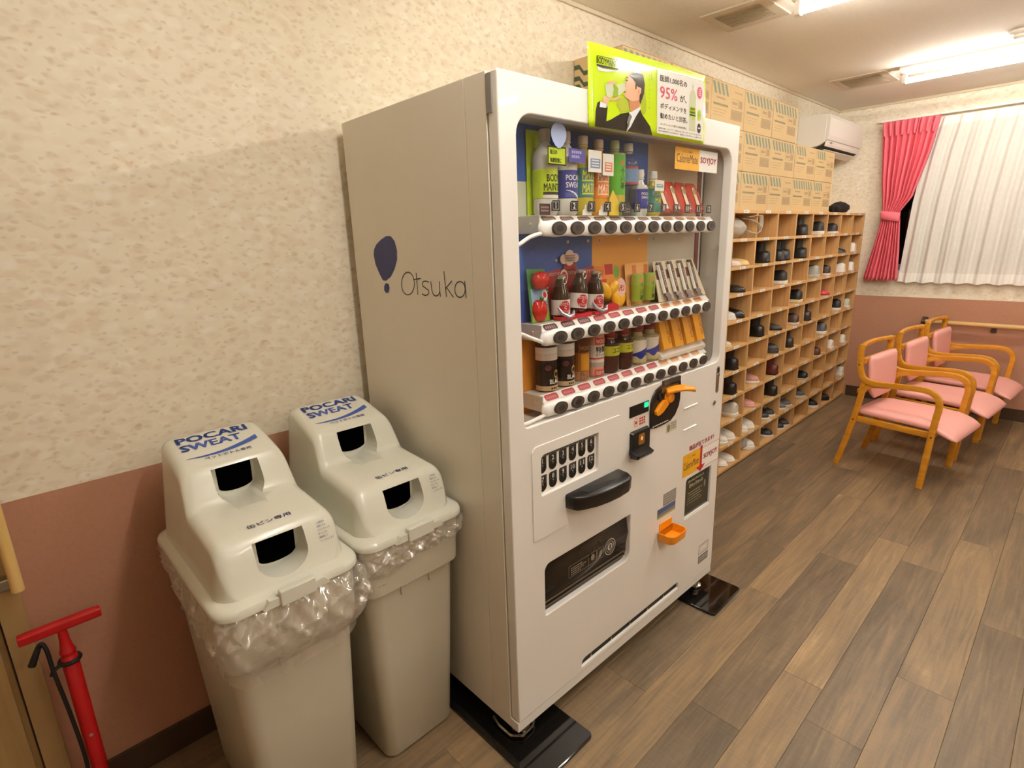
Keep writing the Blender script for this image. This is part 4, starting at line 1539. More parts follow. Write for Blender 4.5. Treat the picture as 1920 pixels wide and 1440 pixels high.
def d_small(q, f, a, b):
    q.m(M_WHITEP)
    q.ptext(f, 'POCARI', -.013, b - .018, .034, .008, .02)
    q.ptext(f, 'SWEAT', -.013, b - .029, .034, .008, .02)
    q.pp(f, [(-.013, b - .034), (.014, b - .040), (.020, b - .036), (.020, b - .046), (-.013, b - .035)])
def d_small2(q, f, a, b):
    q.m(mat('match_yellow', '#e2da3c', .4)).ptext(f, 'MA', -.012, b - .022, .028, .015, .03)
    q.ptext(f, 'MAT', -.012, b - .044, .034, .015, .03)
    q.m(mat('pale_cyan', '#a8d0cc', .4)).pell(f, -.012, b - .014, .010, .010)
bottle('small bottle with a navy label and white cap, behind number 7', .634, z, .137, .0265, .022, .080, M_PET, M_CAPW, M_LAB_NAVY, d_small, G1, neck=.012, cap_r=.0135)
bottle('small bottle with a teal and yellow label and white cap, behind number 8', .708, z, .136, .0260, .012, .085, M_YLIQ, M_CAPW, mat('label_teal', '#4d9a8c', .3), d_small2, G1, neck=.012, cap_r=.0135)

M_RED = mat('bar_red_foil', '#d8452e', .22)
M_CREAM = mat('bar_cream_foil', '#f0ddc0', .3)
M_DRED = mat('bar_dark_red', '#9c2a26', .25)
for i, (u, lab) in enumerate(((.757, 'red and cream snack bar leaning in the holder, first of four after the teal bottle'), (.826, 'red and cream snack bar leaning in the holder, second of four'),
                              (.896, 'red and cream snack bar leaning in the holder, third of four'), (.966, 'red and cream snack bar leaning in the holder, nearest to the right end'))):
    t = T('snack_bar', lab, 'snack bar', -.0535, u + .006, z, G1)
    q = B(M_RED)
    rg = []
    for k in range(11):
        s = k / 10
        th = .010 * math.sin(PI * s) ** .5 + .0012
        w = .031 * (1 if .05 < s < .95 else .96)
        x, zz = lerp(.004, -.036, s), lerp(.010, .112 if i else .100, s)
        rg.append([(x + th * c * .9, y, zz + th * c * .3) for c, y in ((1, -w * .7), (1, w * .7), (.2, w), (-1, w * .8), (-1, -w * .8), (.2, -w))])
    q.loft(rg)
    q.obj('wrapper', t, smooth=True, angle=30)
    fr_ = flat((.0165, 0, .012), (0, 1, 0), (-.040, 0, .100))
    q = B(M_CREAM)
    q.pp(fr_, [(-.018, .012), (.004, .012), (-.004, .092), (-.018, .088)], .0010)
    q.m(M_DRED).pp(fr_, [(.010, .004), (.019, .004), (.019, .070), (.012, .080)], .0010)
    q.m(mat('bar_olive', '#8c8a3a', .4)).pell(fr_, -.007, .075, .009, .011, .0016, 10)
    q.obj('wrapper_print', t)

def card(name, label, u0, u1, z0, z1, dep, mc, draw=None, g=None, lean=0.0, cat='display card'):
    t = T(name, label, cat, dep, (u0 + u1) / 2, z0, g)
    w, h = (u1 - u0) / 2, z1 - z0
    f = flat((0, 0, 0), (0, 1, 0), (-lean, 0, math.sqrt(max(.01, 1 - lean * lean))))
    q = B(mc)
    q.prism(f, [(-w, 0), (w, 0), (w, h), (-w, h)], -.0012, 0)
    q.obj('card', t)
    if draw:
        q = B()
        draw(q, f, w, h)
        q.obj('card_print', t)
    return t
card('display_card', 'tall lime green backing card behind the first bottle', .188, .262, z + .001, z + .212, -.1025, M_LAB_LIME)
def d_c1(q, f, w, h):
    q.m(M_SUIT).pframe(f, -w, 0, w, h, .0032)
    q.ptext(f, '毎日の', -w + .008, h - .019, .026, .011, .02)
    q.ptext(f, '体調管理に', -w + .008, .006, .042, .011, .02)
card('display_card', 'small lime card with black border and writing, in front of the first bottle', .190, .258, 1.6485, 1.6925, -.0300, M_LAB_LIME, d_c1)
def d_c2(q, f, w, h):
    q.m(mat('pale_violet_print', '#a9a4d8', .5))
    for k in range(2):
        for j in range(5 - k):
            q.prect(f, -w + .010 + j * .008, h - .012 - k * .011, -w + .0165 + j * .008, h - .005 - k * .011)
card('display_card', 'small violet blue card in front of the second bottle', .270, .335, 1.659, 1.693, -.0300, mat('violet_card', '#4c47a0', .4), d_c2)
def d_c3(c):
    def d(q, f, w, h):
        q.m(mat('card3_' + c, c, .5))
        q.prect(f, -w + .008, .010, w - .006, h * .62)
        q.m(M_WHITEP)
        for k in range(3):
            q.prect(f, -w + .012, .014 + k * .007, w - .012, .017 + k * .007, .0008)
    return d
card('display_card', 'small white card with a blue block in front of the third bottle', .348, .404, 1.640, 1.695, -.0300, M_WHITEP, d_c3('#7b97c2'))
card('display_card', 'small white card with an orange block in front of the fourth bottle', .410, .458, 1.634, 1.690, -.0300, M_WHITEP, d_c3('#e8875a'))
card('display_card', 'small white card with a teal block above the eighth bottle', .668, .718, 1.602, 1.633, -.0300, M_WHITEP, d_c3('#6fb0b0'))
card('display_card', 'sky blue backing card behind the small navy bottle', .60, .70, z + .001, z + .142, -.1025, mat('sky_card', '#3f87c4', .5))

def shape_card(label, pts, mc, ink=None, dep=-.0315):
    us, zs = [p[0] for p in pts], [p[1] for p in pts]
    uc, z0 = (min(us) + max(us)) / 2, min(zs)
    t = T('display_card', label, 'display card', dep, uc, z0, None)
    f = fd(0)
    q = B(mc)
    q.prism(f, [(u - uc, z_ - z0) for u, z_ in pts], -.0012, 0)
    q.obj('card', t)
    if ink:
        q = B(ink)
        for k in range(2):
            for j in range(4):
                q.prect(f, -.014 + j * .0072, .008 + k * .008, -.009 + j * .0072, .012 + k * .008)
        q.obj('card_print', t)
M_CHOCC = mat('card_dark_brown', '#3f2a26', .4)
shape_card('small dark brown card left of number plate 1', [(.160, z + .0008), (.198, z + .0008), (.198, z + .028), (.160, z + .028)], M_CHOCC, mat('card_pink_ink', '#b89090', .5))
shape_card('black peaked card between number plates 5 and 6', [(.507, z + .0008), (.549, z + .0008), (.549, z + .024), (.540, z + .034), (.528, z + .040), (.516, z + .034), (.507, z + .024)], mat('card_charcoal', '#37302c', .4), mat('card_grey_ink', '#9a948c', .5))
shape_card('pale yellow triangular card beside number plate 5', [(.446, z + .0008), (.493, z + .0008), (.490, z + .040), (.462, z + .070), (.448, z + .045)], mat('card_pale_yellow', '#e6c83c', .4), None, -.0345)
for u, nm in ((.3475, 'yellow'), (.4175, 'orange')):
    shape_card('small white swirl shaped card at the foot of the %s drink' % nm, [(u - .020 + .038 * a, z + .0008 + .034 * b) for a, b in ((0, 0), (1, 0), (1, .75), (.9, .95), (.8, .80), (.62, 1.0), (.50, .72), (.30, .80), (.22, .45), (.05, .40))], M_WHITEP, None, -.0330)

# ---- middle row
z = ZT[1]
t = T('fruit_card', 'green display card with two shiny red apples in relief, middle row', 'display card', -.073, .204, z, G2)
q = B(mat('card_green', '#3f8a44', .4))
f = flat((0, 0, .0), (0, 1, 0), (-.14, 0, .99))
q.prism(f, [(-.040, 0), (.034, 0), (.034, .142), (-.036, .145)], -.0012, 0)
q.obj('card', t)
q = B(mat('card_sky', '#8fb6d4', .4))
q.pp(f, [(-.030, .030), (.030, .030), (.030, .088), (-.030, .092)])
q.m(mat('card_leaf', '#9fb040', .4)).pp(f, [(-.036, .002), (.030, .002), (.030, .030), (-.033, .030)])
q.m(M_WHITEP).pell(f, .022, .072, .011, .014, .0008)
q.m(M_REDP).pell(f, .022, .072, .006, .008, .0012)
q.m(M_GREYP)
for k in range(3):
    q.prect(f, .006, .050 - k * .006, .030, .0535 - k * .006, .0008)
q.obj('card_print', t)
M_APPLE = mat('apple_red_gloss', '#c8281e', .12, noise=(12, .25))
for yy, zz, rr, hh in ((.0, .112, .030, .024), (-.006, .032, .027, .030)):
    q = B(M_APPLE)
    q.lathe([(0, -hh * .82), (rr * .3, -hh), (rr * .7, -hh * .86), (rr, -hh * .15), (rr * .98, hh * .25), (rr * .75, hh * .78), (rr * .38, hh * .98), (rr * .12, hh * .86), (0, hh * .74)], 22, (.004, yy, zz))
    q.v = [(x * .62 - .006, y, z_) for x, y, z_ in q.v]
    q.obj('apple', t, smooth=True, angle=0)
q = B(mat('card_leaf2', '#4f7a3c', .4))
q.tube([(.004, -.006, .055), (.006, -.004, .066), (.004, -.008, .070)], [.002, .006, .002], 8)
q.obj('stalk', t, smooth=True)

M_BROWN = mat('brown_glass', '#3b2a1c', .10, noise=(10, .2))
M_REDC = mat('card_red', '#b42a2e', .35)
M_SILV = mat('silver_cap', '#d4d2cc', .25, metal=.8)
def oron(label, u, dz, tilt, cloud):
    t = T('tonic_bottle_card', label, 'display card', -.070, u, z, G2)
    f = flat((-.0275, 0, 0), (0, 1, 0), (-.03, 0, 1))
    q = B(M_REDC)
    q.prism(f, [(-.034, 0), (.036, 0), (.036, .134 + dz * .4), (-.034, .126 + dz * .4)], -.0012, 0)
    if cloud:
        q.prism(f, [(-.030, .12), (.034, .12), (.030, .150), (-.010, .156)], -.0012, 0)
    q.obj('card', t)
    q = B(M_WHITEP)
    q.ptext(f, 'オロナミンC', -.012, .118, .044, .010, .02)
    for k in range(4):
        q.prect(f, -.030, .104 - k * .009, -.018, .107 - k * .009)
    if cloud:
        q.m(mat('cloud_cream', '#ecd2c4', .4))
        for a, b, r in ((-.020, .162, .016), (.006, .170, .020), (.030, .164, .015), (.004, .158, .018)):
            q.pell(f, a, b, r, r * .85, .0012)
        q.m(mat('cloud_ink', '#b08a80', .5))
        for k in range(3):
            q.prect(f, -.018, .170 - k * .007, .028, .1725 - k * .007, .0020)
        q.m(mat('cloud_cream')).pell(f, -.022, .112, .017, .022, .0012)
        q.m(M_REDP).pell(f, -.022, .112, .012, .016, .0018)
        q.m(mat('cloud_cream'))
        q.ptext(f, '元気', -.022, .113, .014, .008, .02, .0024, 'C')
        q.ptext(f, 'ハツラツ', -.022, .103, .018, .006, .02, .0024, 'C')
    q.obj('card_print', t)
    q = B(M_BROWN)
    q.lathe([(0, .004), (.024, .003), (.0265, .008), (.0265, .058), (.0245, .070), (.0165, .092), (.0125, .104), (.0125, .110)], 24)
    bo = q.obj('bottle', t, smooth=True)
    bo.location = (0, 0, dz)
    bo.rotation_euler = (tilt, 0, 0)
    q = B(M_SILV)
    q.lathe([(.0140, .108), (.0150, .110), (.0150, .116), (.012, .1185), (0, .1185)], 18)
    q.tube([(.0150 + .001, .007 * math.cos(a), .103 + .009 * math.sin(a)) for a in [2 * PI * k / 16 for k in range(17)]], .0016, 6)
    q.obj('ring_cap', bo, smooth=True)
    q = B(M_CAPW)
    q.lathe([(.0270, .010), (.0270, .052)], 26, caps=False)
    fc = cyl(0, 0, 0, .0272, -.30)
    q.m(M_REDP)
    for k in range(10):
        a, b2 = -.018 + .036 * k / 10, -.018 + .036 * (k + 1) / 10
        ya, yb = math.sqrt(max(0, .0182 ** 2 - a * a)), math.sqrt(max(0, .0182 ** 2 - b2 * b2))
        q.pp(fc, [(a, .031 - ya), (b2, .031 - yb), (b2, .031 + yb), (a, .031 + ya)])
    q.m(M_WHITEP)
    q.ptext(fc, 'オロナミン', 0, .0365, .031, .0085, .03, .0010, 'C')
    q.ptext(fc, 'C', 0, .0265, .007, .0085, .03, .0010, 'C')
    q.ptext(fc, 'ドリンク', 0, .0170, .022, .0065, .02, .0010, 'C')
    q.obj('bottle_label', bo, smooth=True)
    if not cloud:
        q = B(mat('silver_ribbon', '#a9abb2', .25, metal=.5))
        q.tube([(.018, -.030, .036), (.026, -.024, .020), (.032, -.004, .009), (.030, .018, .012), (.024, .030, .022)], [.003, .0055, .0065, .0055, .003], 8)
        q.m(M_REDP).loft([[(a, b, c) for b, c in rrect(-.030, .0, .032, .010, .002, 2)] for a in (.0, .030)])
        q.obj('ribbon', t, smooth=True, angle=40)
    else:
        q = B(M_REDP)
        q.loft([[(a, b, c) for b, c in rrect(-.034, .0, .034, .010, .002, 2)] for a in (.0, .028)])
        q.obj('plinth_block', t)
oron('brown tonic bottle on a red card, left one of three, silver ribbon', .276, .004, 0, False)
oron('brown tonic bottle on a red card with a cream cloud on top, middle of three', .347, .014, -.14, True)
oron('brown tonic bottle on a red card, right one of three, beside the lemons', .425, .006, -.05, False)
t = T('lemon_card', 'orange display card with yellow lemons in relief, in the middle row', 'display card', -.080, .528, z, G2)
f = flat((-.012, 0, 0), (0, 1, 0), (-.10, 0, 1))
q = B(mat('card_orange', '#f0a040', .35))
q.prism(f, [(-.066, 0), (.070, 0), (.070, .134), (-.066, .130)], -.0012, 0)
q.obj('card', t)
q = B(M_REDP)
q.prect(f, -.010, .106, .030, .138)
q.prect(f, -.062, .070, -.004, .094)
q.m(mat('card_amber', '#e8862c', .35)).prect(f, -.058, .098, -.012, .134)
q.m(M_DGREY).ptext(f, 'レモン', -.034, .108, .034, .014, .02, .0010, 'C')
q.m(mat('leaf_green', '#7db03c', .4)).pell(f, .048, .112, .016, .020, .0008)
q.m(mat('pale_rose', '#f4c8b8', .4)).pell(f, .044, .062, .024, .030, .0190)
q.m(M_REDP).ptext(f, 'レモン', .044, .052, .030, .018, .03, .0200, 'C')
q.obj('card_print', t)
M_LEMON = mat('lemon_yellow', '#f2b81c', .3, noise=(60, .08))
for yy, zz, a, rx in ((-.030, .058, .5, .026), (.006, .066, -.9, .024), (.020, .031, .3, .024), (.052, .027, -.5, .020)):
    q = B(M_LEMON)
    q.lathe([(0, -rx * 1.25), (rx * .22, -rx * 1.12), (rx * .62, -rx * .8), (rx * .82, 0), (rx * .62, rx * .8), (rx * .22, rx * 1.12), (0, rx * 1.25)], 16)
    q.v = [(x * .7 - .004, y * math.cos(a) - z_ * math.sin(a) + yy, y * math.sin(a) + z_ * math.cos(a) + zz) for x, y, z_ in q.v]
    q.obj('lemon', t, smooth=True, angle=0)
q = B(M_REDP)
q.loft([[(a, b, c) for b, c in ((-.064, .0), (.004, .0), (.002, .016), (-.020, .024), (-.064, .018))] for a in (.0, .022)])
q.m(M_BROWN).loft([[(a, b, c) for b, c in ((-.064, .020), (-.022, .026), (-.024, .034), (-.064, .030))] for a in (.0, .015)])
q.obj('slice_base', t)
for u, lab in ((.642, 'small green tea can on an orange card, left of the two'), (.708, 'small green tea can on an orange card, right of the two')):
    t = T('tea_can_card', lab, 'display card', -.068, u, z, G2)
    f = flat((-.014, 0, 0), (0, 1, 0), (-.10, 0, 1))
    q = B(mat('card_peach', '#f2b268', .35))
    q.prism(f, [(-.033, 0), (.033, 0), (.033, .136), (-.033, .134)], -.0012, 0)
    q.obj('card', t)
    q = B(mat('card_rust', '#dd7a3a', .4))
    q.prect(f, .006, .100, .028, .128)
    q.m(M_GREYP)
    q.prect(f, .008, .094, .026, .0965)
    q.m(mat('card_rust'))
    for k in range(4):
        q.pell(f, -.022 + k * .014, .008, .003, .004, .0006, 8)
    q.obj('card_print', t)
    q = B(mat('can_green', '#9bb03c', .25))
    q.lathe([(0, .014), (.021, .014), (.0235, .018), (.0235, .096), (.021, .102), (0, .102)], 22)
    q.v = [(x * .8, y, z_) for x, y, z_ in q.v]
    cn = q.obj('can', t, smooth=True)
    fc = lambda a, b, h=0: Vector(((.0237 + h) * .8 * math.cos(a / .0237 - .45), (.0237 + h) * math.sin(a / .0237 - .45), b))
    q = B(mat('tea_ink', '#2c4a22', .4))
    for k, ch in enumerate('十六茶'):
        q.ptext(fc, ch, .002, .060 - k * .020, .016, .016, .03)
    q.m(mat('tea_seal2', '#e08a4a', .4)).pell(fc, .004, .084, .007, .007, n=10)
    q.obj('can_print', cn)
t = T('bar_stand', 'cream tilted display stand holding four chocolate bars', 'display stand', -.060, .892, z, G2)
q = B(mat('stand_cream', '#ece0c2', .45))
q.loft([[(.014, -.150, .002), (-.026, -.138, .134), (-.030, -.138, .134), (.010, -.150, .002)], [(.014, .158, .002), (-.026, .118, .134), (-.030, .118, .134), (.010, .158, .002)]])
q.obj('board', t)
q = B(M_BLACKM)
q.loft([[(.010, -.146, .002), (-.028, -.136, .128), (-.040, -.142, .002)], [(.010, -.142, .002), (-.028, -.132, .128), (-.040, -.138, .002)]])
q.obj('side_gusset', t)
f = flat((.014, 0, .002), (0, 1, 0), (-.040, 0, .132))
q = B(mat('wrapper_maroon', '#6e2a30', .3))
for k in range(4):
    q.prect(f, -.120 + k * .064 - .018, .076, -.120 + k * .064 + .016, .108)
q.m(M_GREYP)
for k in range(8):
    q.prect(f, -.128 + k * .031, .126, -.122 + k * .031, .129)
q.obj('board_print', t)
for k in range(4):
    uu = .892 + (-.112 + k * .066)
    t2 = T('chocolate_bar', 'brown and white wrapped chocolate bar on the cream stand, %s' % ('leftmost', 'second from left', 'third from left', 'rightmost')[k], 'snack bar', -.0455, uu, z, G2)
    q = B(mat('bar_choc', '#54362a', .3))
    q.loft([[(x + c, y, z_) for c, y in ((.006, -.012), (.006, .011), (.0, .015), (0, -.016))] for x, z_ in ((-.002, .030), (-.034, .122))])
    q.m(mat('bar_white_side', '#f4efe6', .3)).loft([[(x + c, y, z_) for c, y in ((.0066, -.0135), (.0066, -.0065), (0, -.0165))] for x, z_ in ((-.002, .030), (-.034, .122))])
    bd = q.obj('bar', t2)
    f2 = flat((.0050, 0, .030), (0, 1, 0), (-.032, 0, .092))
    q = B(mat('bar_silver_text', '#d8d2ca', .4))
    q.ptext(f2, 'SOYJOY', .0075, .020, .060, .0095, .03, .0008, rot=1.571)
    q.obj('bar_print', bd)
    q = B(mat('bar_choc'))
    q.loft([[(x + c, y, z_) for c, y in ((.006, -w), (.006, w), (0, w), (0, -w))] for x, z_, w in ((.012, .006, .018), (.008, .014, .012), (.004, .022, .017), (-.002, .032, .013))])
    q.obj('wrapper_end', t2)
    q = B(mat('bar_choc'))
    q.loft([[(x + c, y, z_) for c, y in ((.005, -.012), (.005, .012), (0, .012), (0, -.012))] for x, z_ in ((-.034, .120), (-.038, .131))])
    q.obj('wrapper_end', t2)

# ---- bottom row
z = ZT[2]
def can(label, u, h, r, mtop, mbody, draw):
    t = T('drink_can', label, 'can', -.074, u + .012, z, G3)
    q = B(mbody)
    q.lathe([(0, .003), (r * .84, .0), (r * .95, .004), (r, .010), (r, h - .014), (r * .88, h - .004), (r * .86, h), (r * .80, h), (r * .78, h - .004), (0, h - .004)], 26)
    q.obj('body', t, smooth=True)
    q = B(mtop)
    draw(q, cyl(0, 0, 0, r + .0003, -.18), h)
    q.obj('can_print', t, smooth=False)
def ring(q, f, r, y0, y1, h=.0006):
    w = r * 1.9
    q.prect(f, -w, y0, w, y1, h, 16)
M_CANB = mat('can_black', '#241b18', .25)
M_CANBE = mat('can_beige', '#c9ad84', .3)
def d_black(q, f, h):
    q.m(M_CANBE); ring(q, f, .031, .004, .018)
    q.m(M_CAPW); ring(q, f, .031, .108, .126)
    q.m(mat('can_ivory_flap', '#e2d6c8', .4)); ring(q, f, .031, .090, .1075)
    q.m(mat('can_maroon_dot', '#6a3438', .4)).pell(f, -.014, .070, .010, .008, .0010, 12)
    q.m(mat('can_gold', '#b08a4a', .35)).pell(f, .012, .050, .009, .013, .0010, 12)
    q.m(M_CANB).pell(f, .012, .050, .0065, .006, .0014, 12)
    q.m(M_WHITEP).ptext(f, 'BLACK', -.010, .0240, .046, .0125, .03, .0012)
    q.m(M_BROWN)
    for k in range(3):
        q.prect(f, -.006 + k * .007, .008, -.001 + k * .007, .013, .0012)
can('black coffee can with white band, first in the bottom row', .2065, .150, .0305, M_CANB, M_CANB, d_black)
can('black coffee can with white band, second in the bottom row', .2800, .150, .0305, M_CANB, M_CANB, d_black)
def d_w1(q, f, h):
    q.m(mat('wonda_dark', '#5b2c18', .3)); ring(q, f, .026, .088, .135)
    q.m(mat('wonda_brown', '#a8642a', .3)); ring(q, f, .026, .030, .088)
    q.m(mat('wonda_gold', '#d89a2c', .3)).prect(f, -.016, .034, .012, .084, .0010, 4)
    q.m(mat('can_gold')).pframe(f, -.022, .091, .022, .112, .0012, .0010)
    q.ptext(f, 'WONDA', 0, .095, .038, .012, .02, .0012, 'C')
    q.m(M_DGREY).ptext(f, 'プレミアム', -.020, .017, .046, .012, .02, .0010)
    q.ptext(f, 'エスプレッソ', -.020, .004, .050, .012, .02, .0010)
can('tan and brown coffee can with a gold panel, third in the bottom row', .3545, .150, .0262, M_DGREY, mat('can_tan', '#c98e62', .3), d_w1)
def d_w2(q, f, h):
    q.m(mat('wonda_red', '#e0503c', .3)).prect(f, -.020, .101, .024, .122, .0006, 6)
    q.m(M_CAPW).ptext(f, 'WONDA', .002, .105, .038, .012, .02, .0012, 'C')
    q.m(M_CAPW); ring(q, f, .026, .046, .099)
    q.m(M_DGREY).ptext(f, '特製', 0, .077, .034, .018, .03, .0012, 'C')
    q.ptext(f, 'カフェオレ', 0, .066, .034, .008, .02, .0012, 'C')
    q.m(mat('wonda_red')); ring(q, f, .026, .056, .061, .0010)
    q.m(M_LGREY); ring(q, f, .026, .032, .046, .0006)
    q.m(mat('wonda_red')).prect(f, -.020, .004, .022, .024, .0006, 6)
    q.m(M_CAPW).ptext(f, '国産牛乳', .001, .008, .036, .012, .02, .0012, 'C')
can('pink and white milk coffee can, fourth in the bottom row', .4255, .149, .0262, M_DGREY, mat('can_pink', '#eea58e', .3), d_w2)
def d_coc(q, f, a, b):
    q.m(M_DGREY)
    q.ptext(f, '濃い', .004, a + .030, .020, .012, .02)
    q.ptext(f, 'ココア', -.012, a + .010, .040, .014, .02)
M_COC = mat('cocoa_brown', '#4a2a20', .18, noise=(14, .2))
M_CAPR = mat('cap_red', '#a8322e', .3)
M_LABY = mat('label_yellow_green', '#c8c83c', .3)
for u, lab in ((.4915, 'brown cocoa bottle with red cap and yellow label, left of the two'), (.5640, 'brown cocoa bottle with red cap and yellow label, right of the two')):
    t = bottle(lab, u, z, .142, .0325, .056, .087, M_COC, M_CAPR, M_LABY, d_coc, G3, cap_r=.018, neck=.0155, cap_h=.026)
    q = B(M_SILV)
    q.tube([(.0165 * math.cos(a), .0165 * math.sin(a), .108) for a in [-1.2 + 2.4 * k / 10 for k in range(11)]], .0014, 6)
    q.obj('neck_ring', t, smooth=True)
def d_soup(q, f, a, b):
    q.m(M_LAB_NAVY)
    for k in range(14):
        x0, x1 = -.045 + k * .0065, -.0385 + k * .0065
        q.pp(f, [(x0, a), (x1, a), (x1, a + .030 + .35 * x1), (x0, a + .030 + .35 * x0)])
    q.m(mat('soup_beige', '#c9b98a', .4))
    for k in range(14):
        x0, x1 = -.045 + k * .0065, -.0385 + k * .0065
        q.pp(f, [(x0, a - .012), (x1, a - .012), (x1, a + .005 + .006 * math.sin(x1 * 160)), (x0, a + .005 + .006 * math.sin(x0 * 160))], .0010)
    q.pp(f, [(.004, a + .052), (.022, a + .046), (.030, a + .066), (.016, a + .072)], .0010)
for u, lab in ((.6400, 'white and navy bottle with dark red cap, left of the two beside the yellow boxes'), (.7130, 'white and navy bottle with dark red cap, right of the two beside the yellow boxes')):
    bottle(lab, u, z, .146, .0325, .022, .084, mat('soup_olive', '#a89a6a', .3), mat('cap_dark_red', '#8c2434', .3), mat('label_cream_white', '#e8e0d2', .35), d_soup, G3, cap_r=.0215, neck=.0170, cap_h=.030)
t = T('box_stand', 'clear white step stand under the yellow snack boxes', 'display stand', -.058, .893, z, G3)
q = B(mat('stand_white', '#e6dfd4', .35))
q.loft([[(x, y, z_) for x, z_ in ((.026, .0), (.026, .012), (-.038, .068), (-.042, .0))] for y in (-.148, .150)])
q.obj('stand', t, bevel=.001)
M_CM = mat('yellow_box_card', '#f0a824', .35)
for k in range(4):
    t = T('snack_box', 'yellow snack box leaning on the white stand, %s' % ('next to the red capped bottles', 'second from the red capped bottles', 'third from the red capped bottles', 'at the right end')[k], 'snack box', -.043, .7815 + .0745 * k, z + .024, G3)
    q = B(M_CM)
    ax = Vector((-.028, 0, .098)).normalized()
    nn = Vector((.098, 0, .028)).normalized()
    cs = [(-.027, 0), (.027, 0), (.027, .020), (-.027, .020)]
    q.loft([[Vector((0, a, 0)) + ax * l + nn * (b - .004) for a, b in cs] for l in (.006, .118)])
    bx = q.obj('box', t, bevel=.001)
    f = flat(ax * .004 + nn * .016, (0, 1, 0), ax)
    q = B(mat('box_ink', '#8a5a14', .5))
    q.ptext(f, 'CalorieMate', .008, .108, .088, .018, 0, .0006, rot=-1.571)
    q.obj('box_print', bx)

# ================================================================== RECYCLING BINS
M_BIN = mat('bin_grey_plastic', '#c9c3b0', .36, noise=(30, .02))
M_LID = mat('bin_lid_plastic', '#dddccd', .24, noise=(30, .02), coat=.15)
M_HOLE = mat('bin_hole_black', '#030303', .9, spec=.0)
M_BINP = mat('bin_blue_print', '#3d56a4', .5)
M_BINT = mat('bin_navy_text', '#4b4a78', .5)
def rring(x0, x1, hw, r, z, n=6):
    return [(x, y, z) for x, y in rrect(x0, -hw, x1, hw, r, n)]
def difference(o, cutters):
    for c in cutters:
        md = o.modifiers.new('cut', 'BOOLEAN')
        md.operation = 'DIFFERENCE'
        md.object = c
        md.solver = 'EXACT'
    bpy.context.view_layer.update()
    me = D.meshes.new_from_object(o.evaluated_get(bpy.context.evaluated_depsgraph_get()))
    o.modifiers.clear()
    old = o.data
    o.data = me
    D.meshes.remove(old)
    for c in cutters:
        cm = c.data
        D.objects.remove(c)
        D.meshes.remove(cm)
    me.polygons.foreach_set('use_smooth', [True] * len(me.polygons))
    me.set_sharp_from_angle(angle=math.radians(38))
PROF = [(.082, .746), (.084, .80), (.088, .88), (.094, .955), (.103, .988), (.118, 1.000), (.145, 1.002), (.20, .988), (.262, .9695), (.275, .9645), (.287, .957), (.298, .943),
        (.318, .902), (.328, .884), (.336, .8765), (.350, .8735), (.40, .870), (.46, .8655), (.498, .8620), (.512, .858), (.524, .849), (.533, .834), (.548, .790), (.556, .764), (.5605, .752), (.563, .746)]
